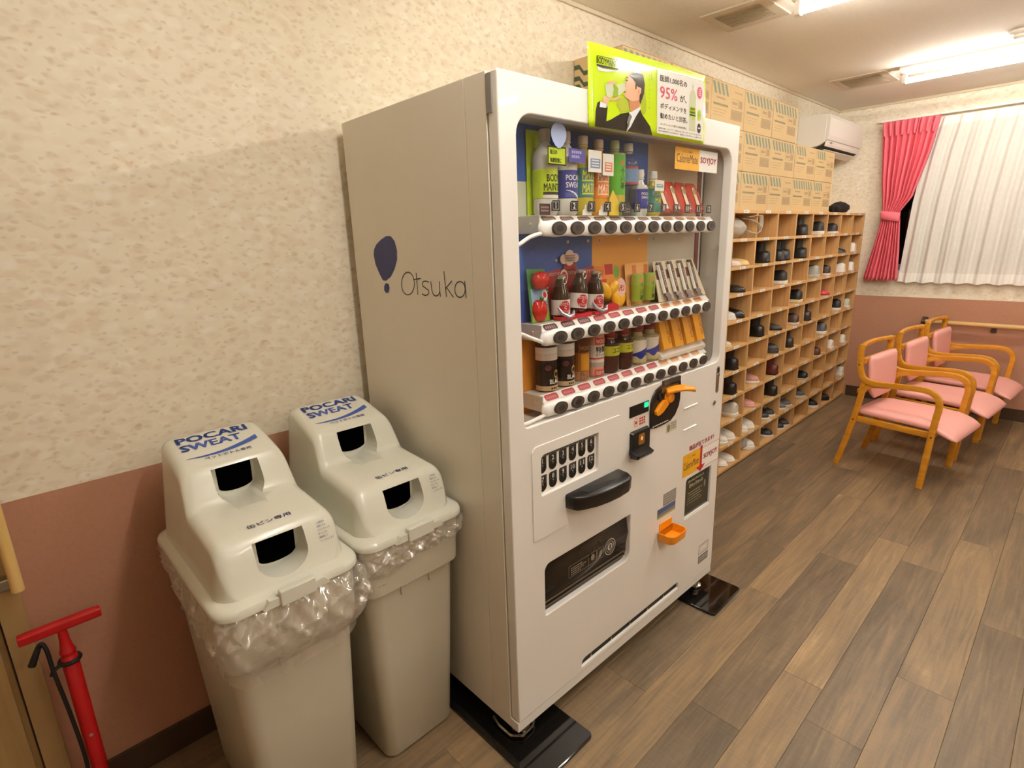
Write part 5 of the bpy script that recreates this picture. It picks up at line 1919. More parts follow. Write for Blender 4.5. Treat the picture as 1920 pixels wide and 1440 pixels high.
def make_bin(label, yc, dx):
    t = thing('recycling_bin', label, 'recycling bin', (dx, yc, 0), 0, 'recycling bins beside the machine')
    q = B(M_BIN)
    q.loft([rring(.105, .522, .112, .030, .002), rring(.098, .528, .119, .035, .010), rring(.085, .548, .135, .038, .38), rring(.078, .556, .143, .040, .56),
            rring(.078, .558, .1445, .040, .575), rring(.070, .572, .155, .042, .580), rring(.066, .580, .158, .042, .715), rring(.072, .574, .152, .040, .722)])
    body = q.obj('body', t, smooth=True, angle=50)
    q = B(M_BIN)
    q.box(.545, .562, -.048, -.044, .545, .60)
    q.box(.545, .562, .044, .048, .545, .60)
    q.box(.550, .566, -.046, .046, .572, .585)
    q.obj('front_grip', body, bevel=.002)
    # lid shell, then the two scoops cut into it
    st = []
    for (xa, za), (xb, zb) in zip(PROF, PROF[1:]):
        for k in range(2):
            st.append((lerp(xa, xb, k / 2), lerp(za, zb, k / 2)))
    st.append(PROF[-1])
    rings = []
    for x, z in st:
        inset = 0
        dxf = min(x - .082, .563 - x)
        R_ = .050
        if dxf < R_:
            inset = R_ - math.sqrt(max(0, R_ * R_ - (R_ - dxf) ** 2))
        hb = .147 - inset
        ht = hb - .105 * (z - .746)
        rr = min(.028, max(.0005, (z - .746) * .45))
        ring = [(x, -hb, .746)]
        NB = 6
        for k in range(NB + 1):
            a = PI - .5 * PI * k / NB
            ring.append((x, -ht + rr + rr * math.cos(a), z - rr + rr * math.sin(a)))
        for k in range(1, 6):
            ring.append((x, lerp(-ht + rr, ht - rr, k / 6), z + .0012 * math.sin(PI * k / 6)))
        for k in range(NB + 1):
            a = .5 * PI - .5 * PI * k / NB
            ring.append((x, ht - rr + rr * math.cos(a), z - rr + rr * math.sin(a)))
        ring.append((x, hb, .746))
        rings.append(ring)
    rings[0] = [(p[0] - .0005, p[1], .7455 + .0005 * (i_ not in (0, len(rings[0]) - 1))) for i_, p in enumerate(rings[0])]
    q = B(M_LID)
    q.loft(rings)
    lid = q.obj('lid', t)
    cut0 = B(M_LID)
    for xb, z0, z1, hw, zo in ((.262, .860, .952, .054, .864), (.494, .7605, .846, .055, .7565)):
        c = cut0
        def U(w, za, zb_):
            rb = (zb_ - za) * .5
            return [(-w, zb_), (-w, za + rb)] + [(w * math.cos(a_), za + rb + rb * math.sin(a_)) for a_ in [PI + PI * k / 12 for k in range(1, 12)]] + [(w, za + rb), (w, zb_)]
        c.loft([[(xb, y, z) for y, z in U(hw, z0, z1)], [(xb + .12, y, z) for y, z in U(hw * 1.10, zo, z1)]])
    difference(lid, [cut0.obj('cutter', t)])
    for xb, z0, z1, hw in ((.262, .873, .950, .0425), (.494, .7665, .8440, .0440)):
        q = B(M_HOLE)
        o0 = [(-hw, z1), (-hw * .96, z0 + .013)] + [(hw * .95 * math.cos(a), z0 + .013 + .013 * math.sin(a)) for a in [PI + PI * k / 10 for k in range(1, 10)]] + [(hw * .96, z0 + .013), (hw, z1)]
        q.loft([[(x, y + .004, z) for y, z in o0] for x in (xb - .003, xb + .0012)])
        q.obj('slot_opening', lid)
    # flange
    q = B(M_LID)
    q.loft([rring(.068, .590, .163, .050, .722, 8), rring(.064, .596, .1665, .052, .726, 8), rring(.064, .596, .1665, .052, .736, 8), rring(.068, .592, .163, .050, .744, 8),
            rring(.082, .572, .150, .046, .7485, 8)])
    q.loft([[(x, y, z) for y, z in ((-.075, .726), (.075, .726), (.062, .744), (-.062, .744))] for x in (.588, .606)])
    q.obj('lid_rim', lid, smooth=True, angle=50)
    q = B(M_LID)
    q.loft([[(x, y, z) for y, z in rrect(-.040, .722, .040, .7585, .004, 3)] for x in (.594, .612)])
    q.obj('latch', lid, bevel=.003)
    # print on the lid
    f1 = lambda a, b, h=0.0: Vector((.262 - b, a, interp(.262 - b, PROF[5:14]) + .0006 + h))
    q = B(M_BINP)
    q.ptext(f1, 'POCARI', -.090, .088, .168, .028, .035, .0014)
    q.ptext(f1, 'SWEAT', -.090, .051, .142, .028, .035, .0014)
    def sw(x):
        s = (x + .09) / .175
        return .018 + .018 * s * s - .010 * math.sin(PI * s)
    for k in range(16):
        a, b = lerp(-.092, .085, k / 16), lerp(-.092, .085, (k + 1) / 16)
        th = lambda x: .0005 + .017 * ((x + .092) / .177) ** .8
        q.pp(f1, [(a, sw(a)), (b, sw(b)), (b, sw(b) + th(b)), (a, sw(a) + th(a))], .0016)
    q.m(M_BINT).ptext(f1, 'ペットボトル専用', -.055, -.003, .110, .0115, .012, .0018)
    q.obj('brand_print', lid)
    q = B(M_BINT)
    f2 = flat((.498, 0, .8622), (0, 1, 0), (-.098, 0, .008))
    q.ptext(f2, '缶ビン専用', -.048, .008, .098, .016, .015, .0020)
    q.obj('slot_print', lid)
    q = B(M_BINT)
    f3 = flat((.533, 0, .8345), (0, 1, 0), (-.0155, 0, .0455))
    for k, s_ in enumerate(('この製品は', '環境のため', 'ペットボトルの', 'キャップを', '再利用して', 'つくられています')):
        q.ptext(f3, s_, .087, .004 - k * .0088, .0042 * len(s_), .0052, 0, .0022)
    q.obj('notice_print', lid)
    return t
make_bin('grey two-tier recycling bin nearest the camera, clear liner hanging low under its lid', -.5110, .0)
make_bin('grey two-tier recycling bin between the other bin and the vending machine', -.1725, -.020)

M_BAGF = film_mat('clear_bin_bag', '#fff6e8', .28, .20, 8, .22, .11, (1, 1, .5), .3)
def liner(label, yc, dx, low, seed, bulge):
    rnd = random.Random(seed)
    t = B(M_BAGF)
    NA, NZ_ = 260, 40
    rr = rrect(.060, -.164, .586, .164, .05, 10)
    # resample the outline
    P = [Vector((x, y, 0)) for x, y in rr]
    L_ = [0]
    for a, b in zip(P, P[1:] + P[:1]):
        L_.append(L_[-1] + (b - a).length)
    def at(s):
        s = (s % 1) * L_[-1]
        for i in range(len(P)):
            if L_[i + 1] >= s:
                return P[i].lerp(P[(i + 1) % len(P)], (s - L_[i]) / max(1e-9, L_[i + 1] - L_[i]))
        return P[0]
    cen = Vector((.322, 0, 0))
    ph = [rnd.uniform(0, 6.28) for _ in range(12)]
    rings = []
    for i in range(NZ_ + 1):
        v = i / NZ_
        ring = []
        for j in range(NA):
            s = j / NA
            p = at(s)
            n = (p - cen); n.normalize()
            ang = math.atan2(p.y, p.x - .322)
            lowz = low(ang)
            z = lerp(.7215, lowz, v) + .006 * v * math.sin(9 * ang + ph[0]) 
            bl = bulge(ang) * math.sin(PI * min(1, v * 1.08)) ** .8 - .034 * v ** 2.4
            wr = .0045 * math.sin(26 * ang + 7 * v + ph[1]) + .0040 * math.sin(41 * ang - 13 * v + ph[2]) + .006 * math.sin(13 * ang + 9 * v + ph[3]) * v + .003 * math.sin(67 * ang + 21 * v + ph[4])
            rg_ = .011 * (1 - abs(math.sin(8 * ang + 5 * v + ph[5]))) ** 5 + .009 * (1 - abs(math.sin(11 * ang - 7 * v + ph[6]))) ** 6 + .007 * (1 - abs(math.sin(5 * ang + 11 * v + ph[7]))) ** 6
            wr += rg_
            d = max(bl, -.012 - .001 * v) + wr * math.sin(PI * min(1, .15 + v)) * .9
            if v > .85:
                d = max(d, -.018)
            ring.append((p.x + n.x * d, p.y + n.y * d * .8, z))
        rings.append(ring)
    t.loft(rings, True, False, False)
    o = t.obj('bin_liner', None, smooth=True, angle=0, loc=(dx, yc, 0))
    tag(o, label, 'bin liner', 'clear liners hanging out of the bins')
    return o
liner('clear crumpled bin liner hanging low out of the nearest bin', -.5110, .0,
      lambda a: .572 - .045 * math.cos(a + .1) + .032 * abs(math.sin(a)), 3, lambda a: .017 + .014 * math.cos(a - .5) + .016 * (a > .2) * math.sin(a))
liner('clear crumpled bin liner of the bin next to the machine', -.1725, -.020,
      lambda a: .638 - .010 * math.cos(a) + .022 * math.sin(a) + .006 * math.sin(3 * a), 8, lambda a: .006 + .010 * math.cos(a))

# ------------------------------------------------------------------ red floor pump
M_PRED = mat('pump_red', '#b51216', .35, noise=(30, .08))
M_RUB = mat('black_rubber', '#141312', .55)
t = thing('floor_pump', 'red bicycle floor pump with T-handle and black hose against the terracotta wall', 'bicycle pump', (.105, -.903, 0))
q = B(M_PRED)
q.lathe([(0, .03), (.017, .03), (.0175, .05), (.0175, .515), (.015, .518), (.015, .524), (.0165, .526), (.0165, .532), (.0145, .535), (.011, .560), (.009, .60), (0, .60)], 22)
q.obj('barrel', t, smooth=True)
q = B(M_PRED)
q.loft([[(x, y, z) for x, z in rrect(-.012, .590, .012, .6135, .005, 3)] for y in (-.080, -.078, .078, .080)])
q.loft([[(x * .7, y, z) for x, z in rrect(-.012, .598, .012, .6155, .003, 3)] for y in (-.07, .07)])
q.obj('t_handle', t, bevel=.002)
q = B(M_PRED)
q.box(-.055, .055, -.020, .020, .0015, .012)
q.box(-.020, .020, -.055, .055, .0015, .012)
q.lathe([(.024, .012), (.020, .034), (0, .034)], 18)
q.obj('foot_plate', t, bevel=.003)
q = B(M_RUB)
q.tube([(.0195 * math.cos(a), .0195 * math.sin(a), .505) for a in [2 * PI * k / 24 for k in range(25)]], .0055, 8)
q.tube([(.01, -.020, .505), (.012, -.036, .498), (.012, -.040, .488)], .0045, 8)
q.obj('hose_clip', t, smooth=True)
q = B(M_RUB)
q.tube(bez([(.006, -.062, .540), (.008, -.045, .578), (.010, -.036, .560), (.012, -.034, .49), (.014, -.026, .36), (.012, -.022, .22), (.016, -.030, .10), (.014, -.020, .035)], 8), .0048, 8)
q.tube([(.004, -.068, .530), (.008, -.048, .572)], [.0085, .0065], 10)
q.obj('hose', t, smooth=True)
q = B(M_SCREW)
q.lathe([(0, .0172), (.0045, .0172), (.0040, .0195), (0, .0200)], 10, (0, 0, .285), axis=0)
q.obj('rivet', t, smooth=True)

# ================================================================== SHOE SHELF
SXF, SZT, SYE, CWD, CRH = .2854, 1.5912, 4.6487, .3076, .1564
NCOL, NROW = 11, 10
M_SHELF = wood_mat('shelf_oak_board', '#cb9c62', '#dcb37a', 1, (3, 70), .45)
M_SHELFV = wood_mat('shelf_oak_upright', '#c2945c', '#d6ab72', 2, (3, 70), .45)
M_TAG = mat('name_tag_white', '#f1ece2', .5)
M_TAGI = mat('name_tag_ink', '#a9a6a8', .6)
SY0 = SYE - NCOL * CWD
sh = thing('shoe_shelf', 'wide oak shoe shelf with rows of open pigeonholes along the left wall', 'shoe shelf', (0, (SY0 + SYE) / 2, 0))
YC0 = (SY0 + SYE) / 2
SZB = SZT - NROW * CRH
BT = .018
for r in range(NROW + 1):
    z1 = SZT - r * CRH
    q = B(M_SHELF)
    q.box(.004, SXF if r in (0, NROW) else SXF - .0015, SY0 - YC0 - .009, SYE - YC0, z1 - BT, z1)
    b_ = q.obj('shelf_board', sh, bevel=.001)
    if r < NROW + 1:
        for c in range(NCOL):
            yr = SYE - c * CWD
            yc_ = yr - CWD / 2 - YC0
            if yr - CWD < 2.0 or r == NROW:
                continue
            f = flat((SXF + (.0 if r in (0, NROW) else -.0015), yc_ + random.uniform(-.01, .01), z1 - BT / 2), (0, 1, 0), (0, 0, 1))
            q = B(M_TAG)
            q.prism(f, [(-.036, -.0075), (.036, -.0075), (.036, .0085), (-.036, .0085)], .0001, .0009)
            q.m(M_TAGI)
            for k in range(3):
                q.prect(f, -.022 + k * .016, -.004, -.012 + k * .016, .004, .0012)
            q.obj('name_tag', b_)
q = B(M_SHELF)
q.box(.012, SXF - .02, SY0 - YC0, SYE - YC0 - .001, .0005, SZB - BT)
q.obj('kick_board', sh)
for c in range(NCOL + 1):
    y = SYE - c * CWD - YC0
    y0, y1 = (y - .016, y) if c == 0 else (y - .009, y + .009)
    for r in range(NROW):
        pass
    q = B(M_SHELFV)
    for r in range(NROW):
        z1 = SZT - r * CRH - BT
        q.box(.004, SXF - .0008, y0, y1, z1 - CRH + BT, z1)
    q.obj('upright', sh)
q = B(wood_mat('shelf_back_board', '#b98c55', '#cca268', 2, (3, 60), .5))
q.box(.001, .004, SY0 - YC0, SYE - YC0 - .001, SZB, SZT - .002)
q.obj('back_panel', sh)

# ------------------------------------------------------------------ shoes
def upper_ring(x, hw, h, z0, n=12, flatn=.75):
    out = []
    for k in range(n + 1):
        a = PI * k / n
        c, s = math.cos(a), math.sin(a)
        out.append((x, hw * (abs(c) ** flatn) * (1 if c >= 0 else -1), z0 + h * (s ** .8)))
    return out
SHN = [0]
def shoe(label, x, y, z, rz, up='#2a2624', sole='#f0ece4', kind='sneaker', accent=None, L=.25, lining=None, grp='shoes in the shoe shelf', cat='shoe', scale=1.0, name=None):
    """toe towards +x of the thing; origin under the middle of the sole."""
    SHN[0] += 1
    t = thing(name or {'boot': 'ankle_boot', 'flat': 'flat_shoe', 'sandal': 'sandal'}.get(kind, 'sneaker'), label, cat, (x, y, z), rz, grp)
    mu = mat('shoe_' + up, up, .45 if kind != 'boot' else .35, noise=(60, .12))
    ms = mat('sole_' + sole, sole, .5, noise=(40, .06))
    st = .018 if kind in ('sneaker',) else (.024 if kind == 'chunky' else .010)
    W = .046
    ws = [(0, .55), (.06, .78), (.2, .84), (.42, .80), (.62, .98), (.78, 1.0), (.9, .82), (.97, .5), (1, .25)]
    def outline(k, g=0):
        P1, P2 = [], []
        for i in range(17):
            s = i / 16
            w = (W + g) * interp(s, ws)
            P1.append((lerp(-L / 2 - g, L / 2 + g, s), -w))
            P2.append((lerp(-L / 2 - g, L / 2 + g, s), w))
        return P1 + P2[::-1]
    q = B(ms)
    q.loft([[(a, b, zz) for a, b in outline(0, g)] for zz, g in ((.0006, -.002), (.003, .001), (st * .9, .002), (st, -.001))])
    q.obj('sole', t, smooth=True, angle=45)
    if kind == 'boot':
        hs = [(0, .060), (.2, .075), (.42, .075), (.55, .062), (.7, .045), (.9, .036), (1, .018)]
    elif kind == 'flat':
        hs = [(0, .042), (.1, .050), (.25, .044), (.5, .030), (.62, .034), (.8, .030), (.95, .020), (1, .010)]
    elif kind == 'chunky':
        hs = [(0, .058), (.1, .070), (.3, .062), (.45, .060), (.6, .052), (.8, .040), (.95, .028), (1, .014)]
    else:
        hs = [(0, .050), (.08, .062), (.25, .056), (.42, .056), (.6, .046), (.8, .036), (.95, .026), (1, .012)]
    q = B(mu)
    rings = []
    for i in range(21):
        s = i / 20
        rings.append(upper_ring(lerp(-L / 2 + .002, L / 2 - .002, s), (W - .002) * interp(s, ws), interp(s, hs), st - .001))
    q.loft(rings, False, False, False)
    q.poly(rings[0]); q.poly(rings[-1][::-1])
    u_ = q.obj('upper', t, smooth=True, angle=60)
    ml = mat('lining_' + (lining or '#171412'), lining or '#171412', .8)
    if kind == 'boot':
        q = B(mu)
        sc = [(.0, .037, .046, -.055), (.03, .036, .045, -.055), (.045, .035, .043, -.058), (.066, .036, .045, -.058)]
        q.loft([[(cx + a * math.cos(k * PI / 10), b * .82 * math.sin(k * PI / 10), st + .050 + dz) for k in range(20)] for dz, b, a, cx in sc], True, False, False)
        q.m(ml).loft([[(cx + a * .94 * math.cos(k * PI / 10), b * .76 * math.sin(k * PI / 10), st + .050 + dz) for k in range(20)] for dz, b, a, cx in sc[::-1]], True, False, True)
        q.obj('shaft', t, smooth=True, angle=60)
    else:
        q = B(ml)
        x0, x1 = -L * .40, (L * .02 if kind != 'flat' else L * .08)
        q.loft([[(lerp(x0, x1, .5) + (x1 - x0) / 2 * g * math.cos(a), .026 * g * math.sin(a), st + interp(.5 + (lerp(x0, x1, .5) + (x1 - x0) / 2 * g * math.cos(a)) / L, hs) * .96 - dz) for a in [2 * PI * k / 20 for k in range(20)]]
                for g, dz in ((1.0, -.0045), (.86, .000), (.6, .010))], True, False, True)
        q.obj('lining', t, smooth=True)
        if kind in ('sneaker', 'chunky'):
            q = B(mat('lace_' + (accent or '#d8d2c6'), accent or '#d8d2c6', .6))
            for k in range(4):
                xx = L * (.07 + .055 * k)
                hh = interp(.5 + xx / L, hs)
                q.tube([(xx, -.020, st + hh * .90), (xx + .004, -.008, st + hh * 1.01 + .002), (xx + .004, .008, st + hh * 1.01 + .002), (xx, .020, st + hh * .90)], .0028, 6)
            q.obj('laces', t, smooth=True)
            if accent:
                q = B(mat('stripe_' + accent, accent, .45))
                for sgn in (-1, 1):
                    for dx_ in (-.035, -.010, .015) if kind == 'sneaker' else (-.02, .02):
                        s0 = .5 + dx_ / L
                        w = (W - .0008) * interp(s0, ws)
                        q.poly([(dx_ - .006, sgn * (w * .995), st + .006), (dx_ + .006, sgn * (w * .995), st + .006), (dx_ + .016, sgn * (w * .93), st + .034), (dx_ + .006, sgn * (w * .93), st + .034)])
                q.obj('stripes', t)
    if kind == 'sandal':
        pass
    if scale != 1.0:
        t.scale = (scale,) * 3
    return t
def cellz(r):
    return SZT - (r + 1) * CRH + .0004
def celly(c, f):
    """f = 0 at the near (left) divider, 1 at the far one."""
    return SYE - (c + 1) * CWD + .009 + f * (CWD - .018)
ORD = ['farthest column'] + [k + ' column from far end' for k in ('second', 'third', 'fourth', 'fifth', 'sixth', 'seventh')] + ['column beside the machine']
ROWN = ['top row', 'second row', 'third row', 'fourth row', 'fifth row', 'sixth row', 'seventh row', 'eighth row', 'ninth row', 'bottom row']
def S(c, r, f, desc, rz=0.0, x=.154, **kw):
    shoe('%s, shelf %s, %s' % (desc, ROWN[r], ORD[c]), x, celly(c, f), cellz(r), rz, **kw)
TOE, HEEL = 0.0, PI
# column next to the machine (7) to the far wall (0); photo shows these only
S(7, 1, 0.75, 'cream and gold slipper tipped on its side', .25, up='#d9bd7c', sole='#e8d8b0', kind='flat', lining='#c9a860')
S(7, 1, 0.38, 'pale pink slipper with the lining showing', .15, up='#e3cfc8', sole='#efe4da', kind='flat', lining='#d8c0b8')
S(7, 2, 0.71, 'black pointed shoe', .10, up='#191614', sole='#1c1917', kind='flat')
S(7, 3, 0.74, 'long black leather shoe', .18, up='#151311', sole='#100e0d', kind='boot')
S(7, 3, 0.36, 'white trainer behind a black shoe', .0, up='#dcd8cc', sole='#eae6dc')
S(7, 4, 0.26, 'beige shoe peeping out from behind the machine', .0, up='#d9c7a4', sole='#e8dcc4', kind='flat')
S(7, 5, 0.62, 'black leather boot', HEEL, up='#141211', sole='#0f0d0c', kind='boot')
S(7, 6, 0.62, 'black boot with a strap', HEEL, up='#171513', sole='#12100e', kind='boot')
S(7, 7, 0.77, 'white and grey canvas shoe', HEEL, up='#cfcabd', sole='#f0ebdf', kind='chunky', accent='#eae5d8')
S(7, 8, 0.40, 'left white trainer of a pair', .0, up='#e6e0d6', sole='#f3efe6', lining='#b9b0a2')
S(7, 8, 0.75, 'right white trainer of a pair', .0, up='#e6e0d6', sole='#f3efe6', lining='#b9b0a2')
S(7, 9, 0.47, 'left white slip-on shoe', .0, up='#ece6dd', sole='#f5f1ea', lining='#c3b8a8', kind='flat')
S(7, 9, 0.82, 'right white slip-on shoe', .0, up='#ece6dd', sole='#f5f1ea', lining='#c3b8a8', kind='flat')
S(6, 1, 0.75, 'round-toed black shoe standing high', HEEL, up='#181513', sole='#141210', kind='boot')
S(6, 4, 0.77, 'black ankle boot', HEEL, up='#12100f', sole='#0e0c0b', kind='boot')
S(6, 6, 0.73, 'dusky pink trainer with white sole', .05, up='#b98a78', sole='#f0e8de', accent='#c9a090')
S(6, 7, 0.64, 'pale pink slip-on shoe', .05, up='#dc9c98', sole='#e8c4bc', kind='flat', lining='#6b4a44')
S(6, 8, 0.33, 'near white trainer of a pair', .0, up='#e8e2d8', sole='#f4f0e8')
S(6, 8, 0.68, 'far white trainer of a pair', .0, up='#e8e2d8', sole='#f4f0e8')
S(5, 1, 0.48, 'near black boxy boot of a pair', HEEL, up='#161413', sole='#121010', kind='boot')
S(5, 1, 0.82, 'far black boxy boot of a pair', HEEL, up='#171514', sole='#131110', kind='boot')
S(5, 2, 0.78, 'black shoe on a thick white sole', HEEL, up='#1d1a1a', sole='#f2ede4', kind='chunky', accent='#2c2828')
S(5, 4, 0.79, 'dark grey flat shoe', .0, up='#3a3532', sole='#241f1d', kind='flat')
S(5, 5, 0.66, 'black running shoe with a coral stripe', .15, up='#2b2828', sole='#3b3836', kind='chunky', accent='#e07a66')
S(5, 6, 0.75, 'dark red leather boot', HEEL, up='#58201a', sole='#2a1512', kind='boot')
S(5, 7, 0.82, 'furry black boot', HEEL, up='#191715', sole='#121110', kind='boot')
S(5, 8, 0.48, 'near black and white low shoe', .0, up='#2a2726', sole='#e9e4da')
S(5, 8, 0.82, 'far black and white low shoe', .0, up='#2a2726', sole='#e9e4da')
S(5, 9, 0.82, 'black slip-on with white sole edge', .0, up='#262322', sole='#e6e1d8')
S(4, 0, 0.76, 'dark brown tall shoe', HEEL, up='#231c18', sole='#15110f', kind='boot')
S(4, 1, 0.82, 'black shoe standing tall', HEEL, up='#151312', sole='#100e0d', kind='boot')
S(4, 3, 0.82, 'black shoe with a thick cream sole', HEEL, up='#1a1817', sole='#efdfb4', kind='chunky', accent='#2b2826')
S(4, 4, 0.75, 'dark shoe with an off-white toe', HEEL, up='#4a3630', sole='#e6dccb')
S(4, 5, 0.53, 'dark brown boot edge', HEEL, up='#2a211c', sole='#1b1613', kind='boot')
S(4, 8, 0.48, 'near grey striped trainer', .0, up='#5a5654', sole='#e0dbd2', accent='#d8d4cc')
S(4, 8, 0.82, 'far grey striped trainer', .0, up='#4f4b4a', sole='#dcd7ce', accent='#d8d4cc')
S(4, 9, 0.48, 'near black trainer with white stripes', .0, up='#2c2a2a', sole='#dedad2', accent='#e8e4dc')
S(4, 9, 0.82, 'far black trainer with white stripes', .0, up='#2c2a2a', sole='#dedad2', accent='#e8e4dc')
S(3, 0, 0.81, 'black shoe with bright white sole', HEEL, up='#231f1e', sole='#f5f1e8', kind='chunky', accent='#2f2b2a')
S(3, 2, 0.82, 'silver and grey trainer seen from the heel', HEEL, up='#a9aaa2', sole='#c8c6ba', kind='chunky', accent='#6a6c6a')
S(3, 4, 0.54, 'dark brown upright shoe', HEEL, up='#2b221d', sole='#1a1512', kind='boot')
S(3, 7, 0.76, 'black shoe with white sole edge', HEEL, up='#1f1b1a', sole='#e8e2d6', kind='flat')
S(3, 8, 0.72, 'chunky grey trainer', .25, up='#55504e', sole='#c9c4ba', kind='chunky', accent='#8a8580')
S(2, 0, 0.82, 'black shoe with white toe', HEEL, up='#2a2625', sole='#f3efe6')
S(2, 2, 0.61, 'white tipped shoe', HEEL, up='#3a2d2c', sole='#e8dfd2')
S(2, 3, 0.74, 'red pink slip-on shoe', .2, up='#c8384a', sole='#a82c3c', kind='flat')
S(2, 5, 0.82, 'grey high shoe on a thick white sole', HEEL, up='#57585c', sole='#f4f1ea', kind='chunky', accent='#6a6a6c')
S(2, 6, 0.53, 'brown shoe edge', HEEL, up='#5a2f22', sole='#3a2218', kind='flat')
S(2, 9, 0.82, 'black trainer with white sole', .1, up='#181616', sole='#f2eee6', kind='chunky', accent='#242222')
S(1, 1, 0.68, 'black flat shoe', .4, up='#23201e', sole='#8a8478', kind='flat')
S(1, 2, 0.82, 'white trainer', HEEL, up='#efe9df', sole='#f6f2ea')
S(1, 4, 0.82, 'black shoe with white sole', HEEL, up='#1f1d1c', sole='#f2eee6', kind='chunky', accent='#2a2827')
S(1, 6, 0.56, 'small white shoe tip', HEEL, up='#e8e0d4', sole='#f0eae0')
S(1, 9, 0.74, 'plain black trainer', .2, up='#161414', sole='#131111', accent='#2c2a2a')
S(0, 1, 0.54, 'small white shoe', HEEL, up='#efe7da', sole='#f4eee4')
S(0, 2, 0.57, 'small cream shoe', HEEL, up='#eee6da', sole='#f2ece2')
S(0, 4, 0.62, 'pale green and white shoe', HEEL, up='#ccd0b8', sole='#e8e6d6')
S(0, 6, 0.60, 'cream shoe tip', HEEL, up='#eae2d2', sole='#f2ecdf')
S(0, 8, 0.82, 'white shoe', HEEL, up='#ece6da', sole='#f4f0e6', kind='chunky', accent='#d0cabc')

# white carrier bag, clear bag
M_BAGW = film_mat('white_carrier_bag', '#e9e2d6', .93, .06, 18, .8, .3)
def crumple(name, label, mt, c, rx, ry, rz_, seed, n=26, cat='bag', wr=.10, flatb=True):
    rnd = random.Random(seed)
    ph = [rnd.uniform(0, 6.28) for _ in range(8)]
    q = B(mt)
    rings = []
    m_ = 18
    for i in range(m_ + 1):
        v = PI * i / m_
        ring = []
        for j in range(n):
            a = 2 * PI * j / n
            d = 1 + wr * (math.sin(3 * a + ph[0] + v) * .5 + math.sin(7 * a + 3 * v + ph[1]) * .35 + math.sin(11 * v + 2 * a + ph[2]) * .3 + math.sin(13 * a - 5 * v + ph[3]) * .22)
            zz = -math.cos(v) * rz_ * d
            ring.append((rx * math.sin(v) * d * math.cos(a), ry * math.sin(v) * d * math.sin(a), max(zz, -rz_ * .93) + rz_ * .93))
        rings.append(ring)
    q.loft(rings)
    return q, c
t = thing('carrier_bag', 'crumpled white plastic carrier bag in the top row next to the machine', 'bag', (.172, celly(7, .53), cellz(0)))
q, _ = crumple('', '', M_BAGW, 0, .105, .112, .062, 4)
q.obj('bag', t, smooth=True, angle=0)
for pts in ([(.060, .060, .112), (.100, .105, .100), (.122, .150, .072), (.128, .158, .040), (.118, .128, .022), (.098, .085, .030), (.080, .050, .045)],
            [(.085, .075, .118), (.118, .150, .128), (.124, .168, .118), (.126, .170, .080), (.126, .160, .050)]):
    q = B(M_BAGW)
    q.tube(bez(pts, 5), 1.0, sec=[(-.013, -.0012), (.013, -.0012), (.013, .0012), (-.013, .0012)])
    q.obj('loop_handle', t, smooth=True)
M_CLR = film_mat('clear_shoe_bag', '#efeae0', .20, .16, 14, .9, .12)
t = thing('clear_bag', 'clear plastic bag holding a white shoe in the bottom row of the shelf', 'bag', (.150, celly(6, .46), cellz(9)))
q, _ = crumple('', '', M_CLR, 0, .118, .110, .062, 11, 30, wr=.07)
q.obj('bag', t, smooth=True, angle=0)
S(6, 9, 0.75, 'white shoe inside the clear bag', .1, up='#e9e6de', sole='#f2efe8', kind='chunky', accent='#c8c8c4')

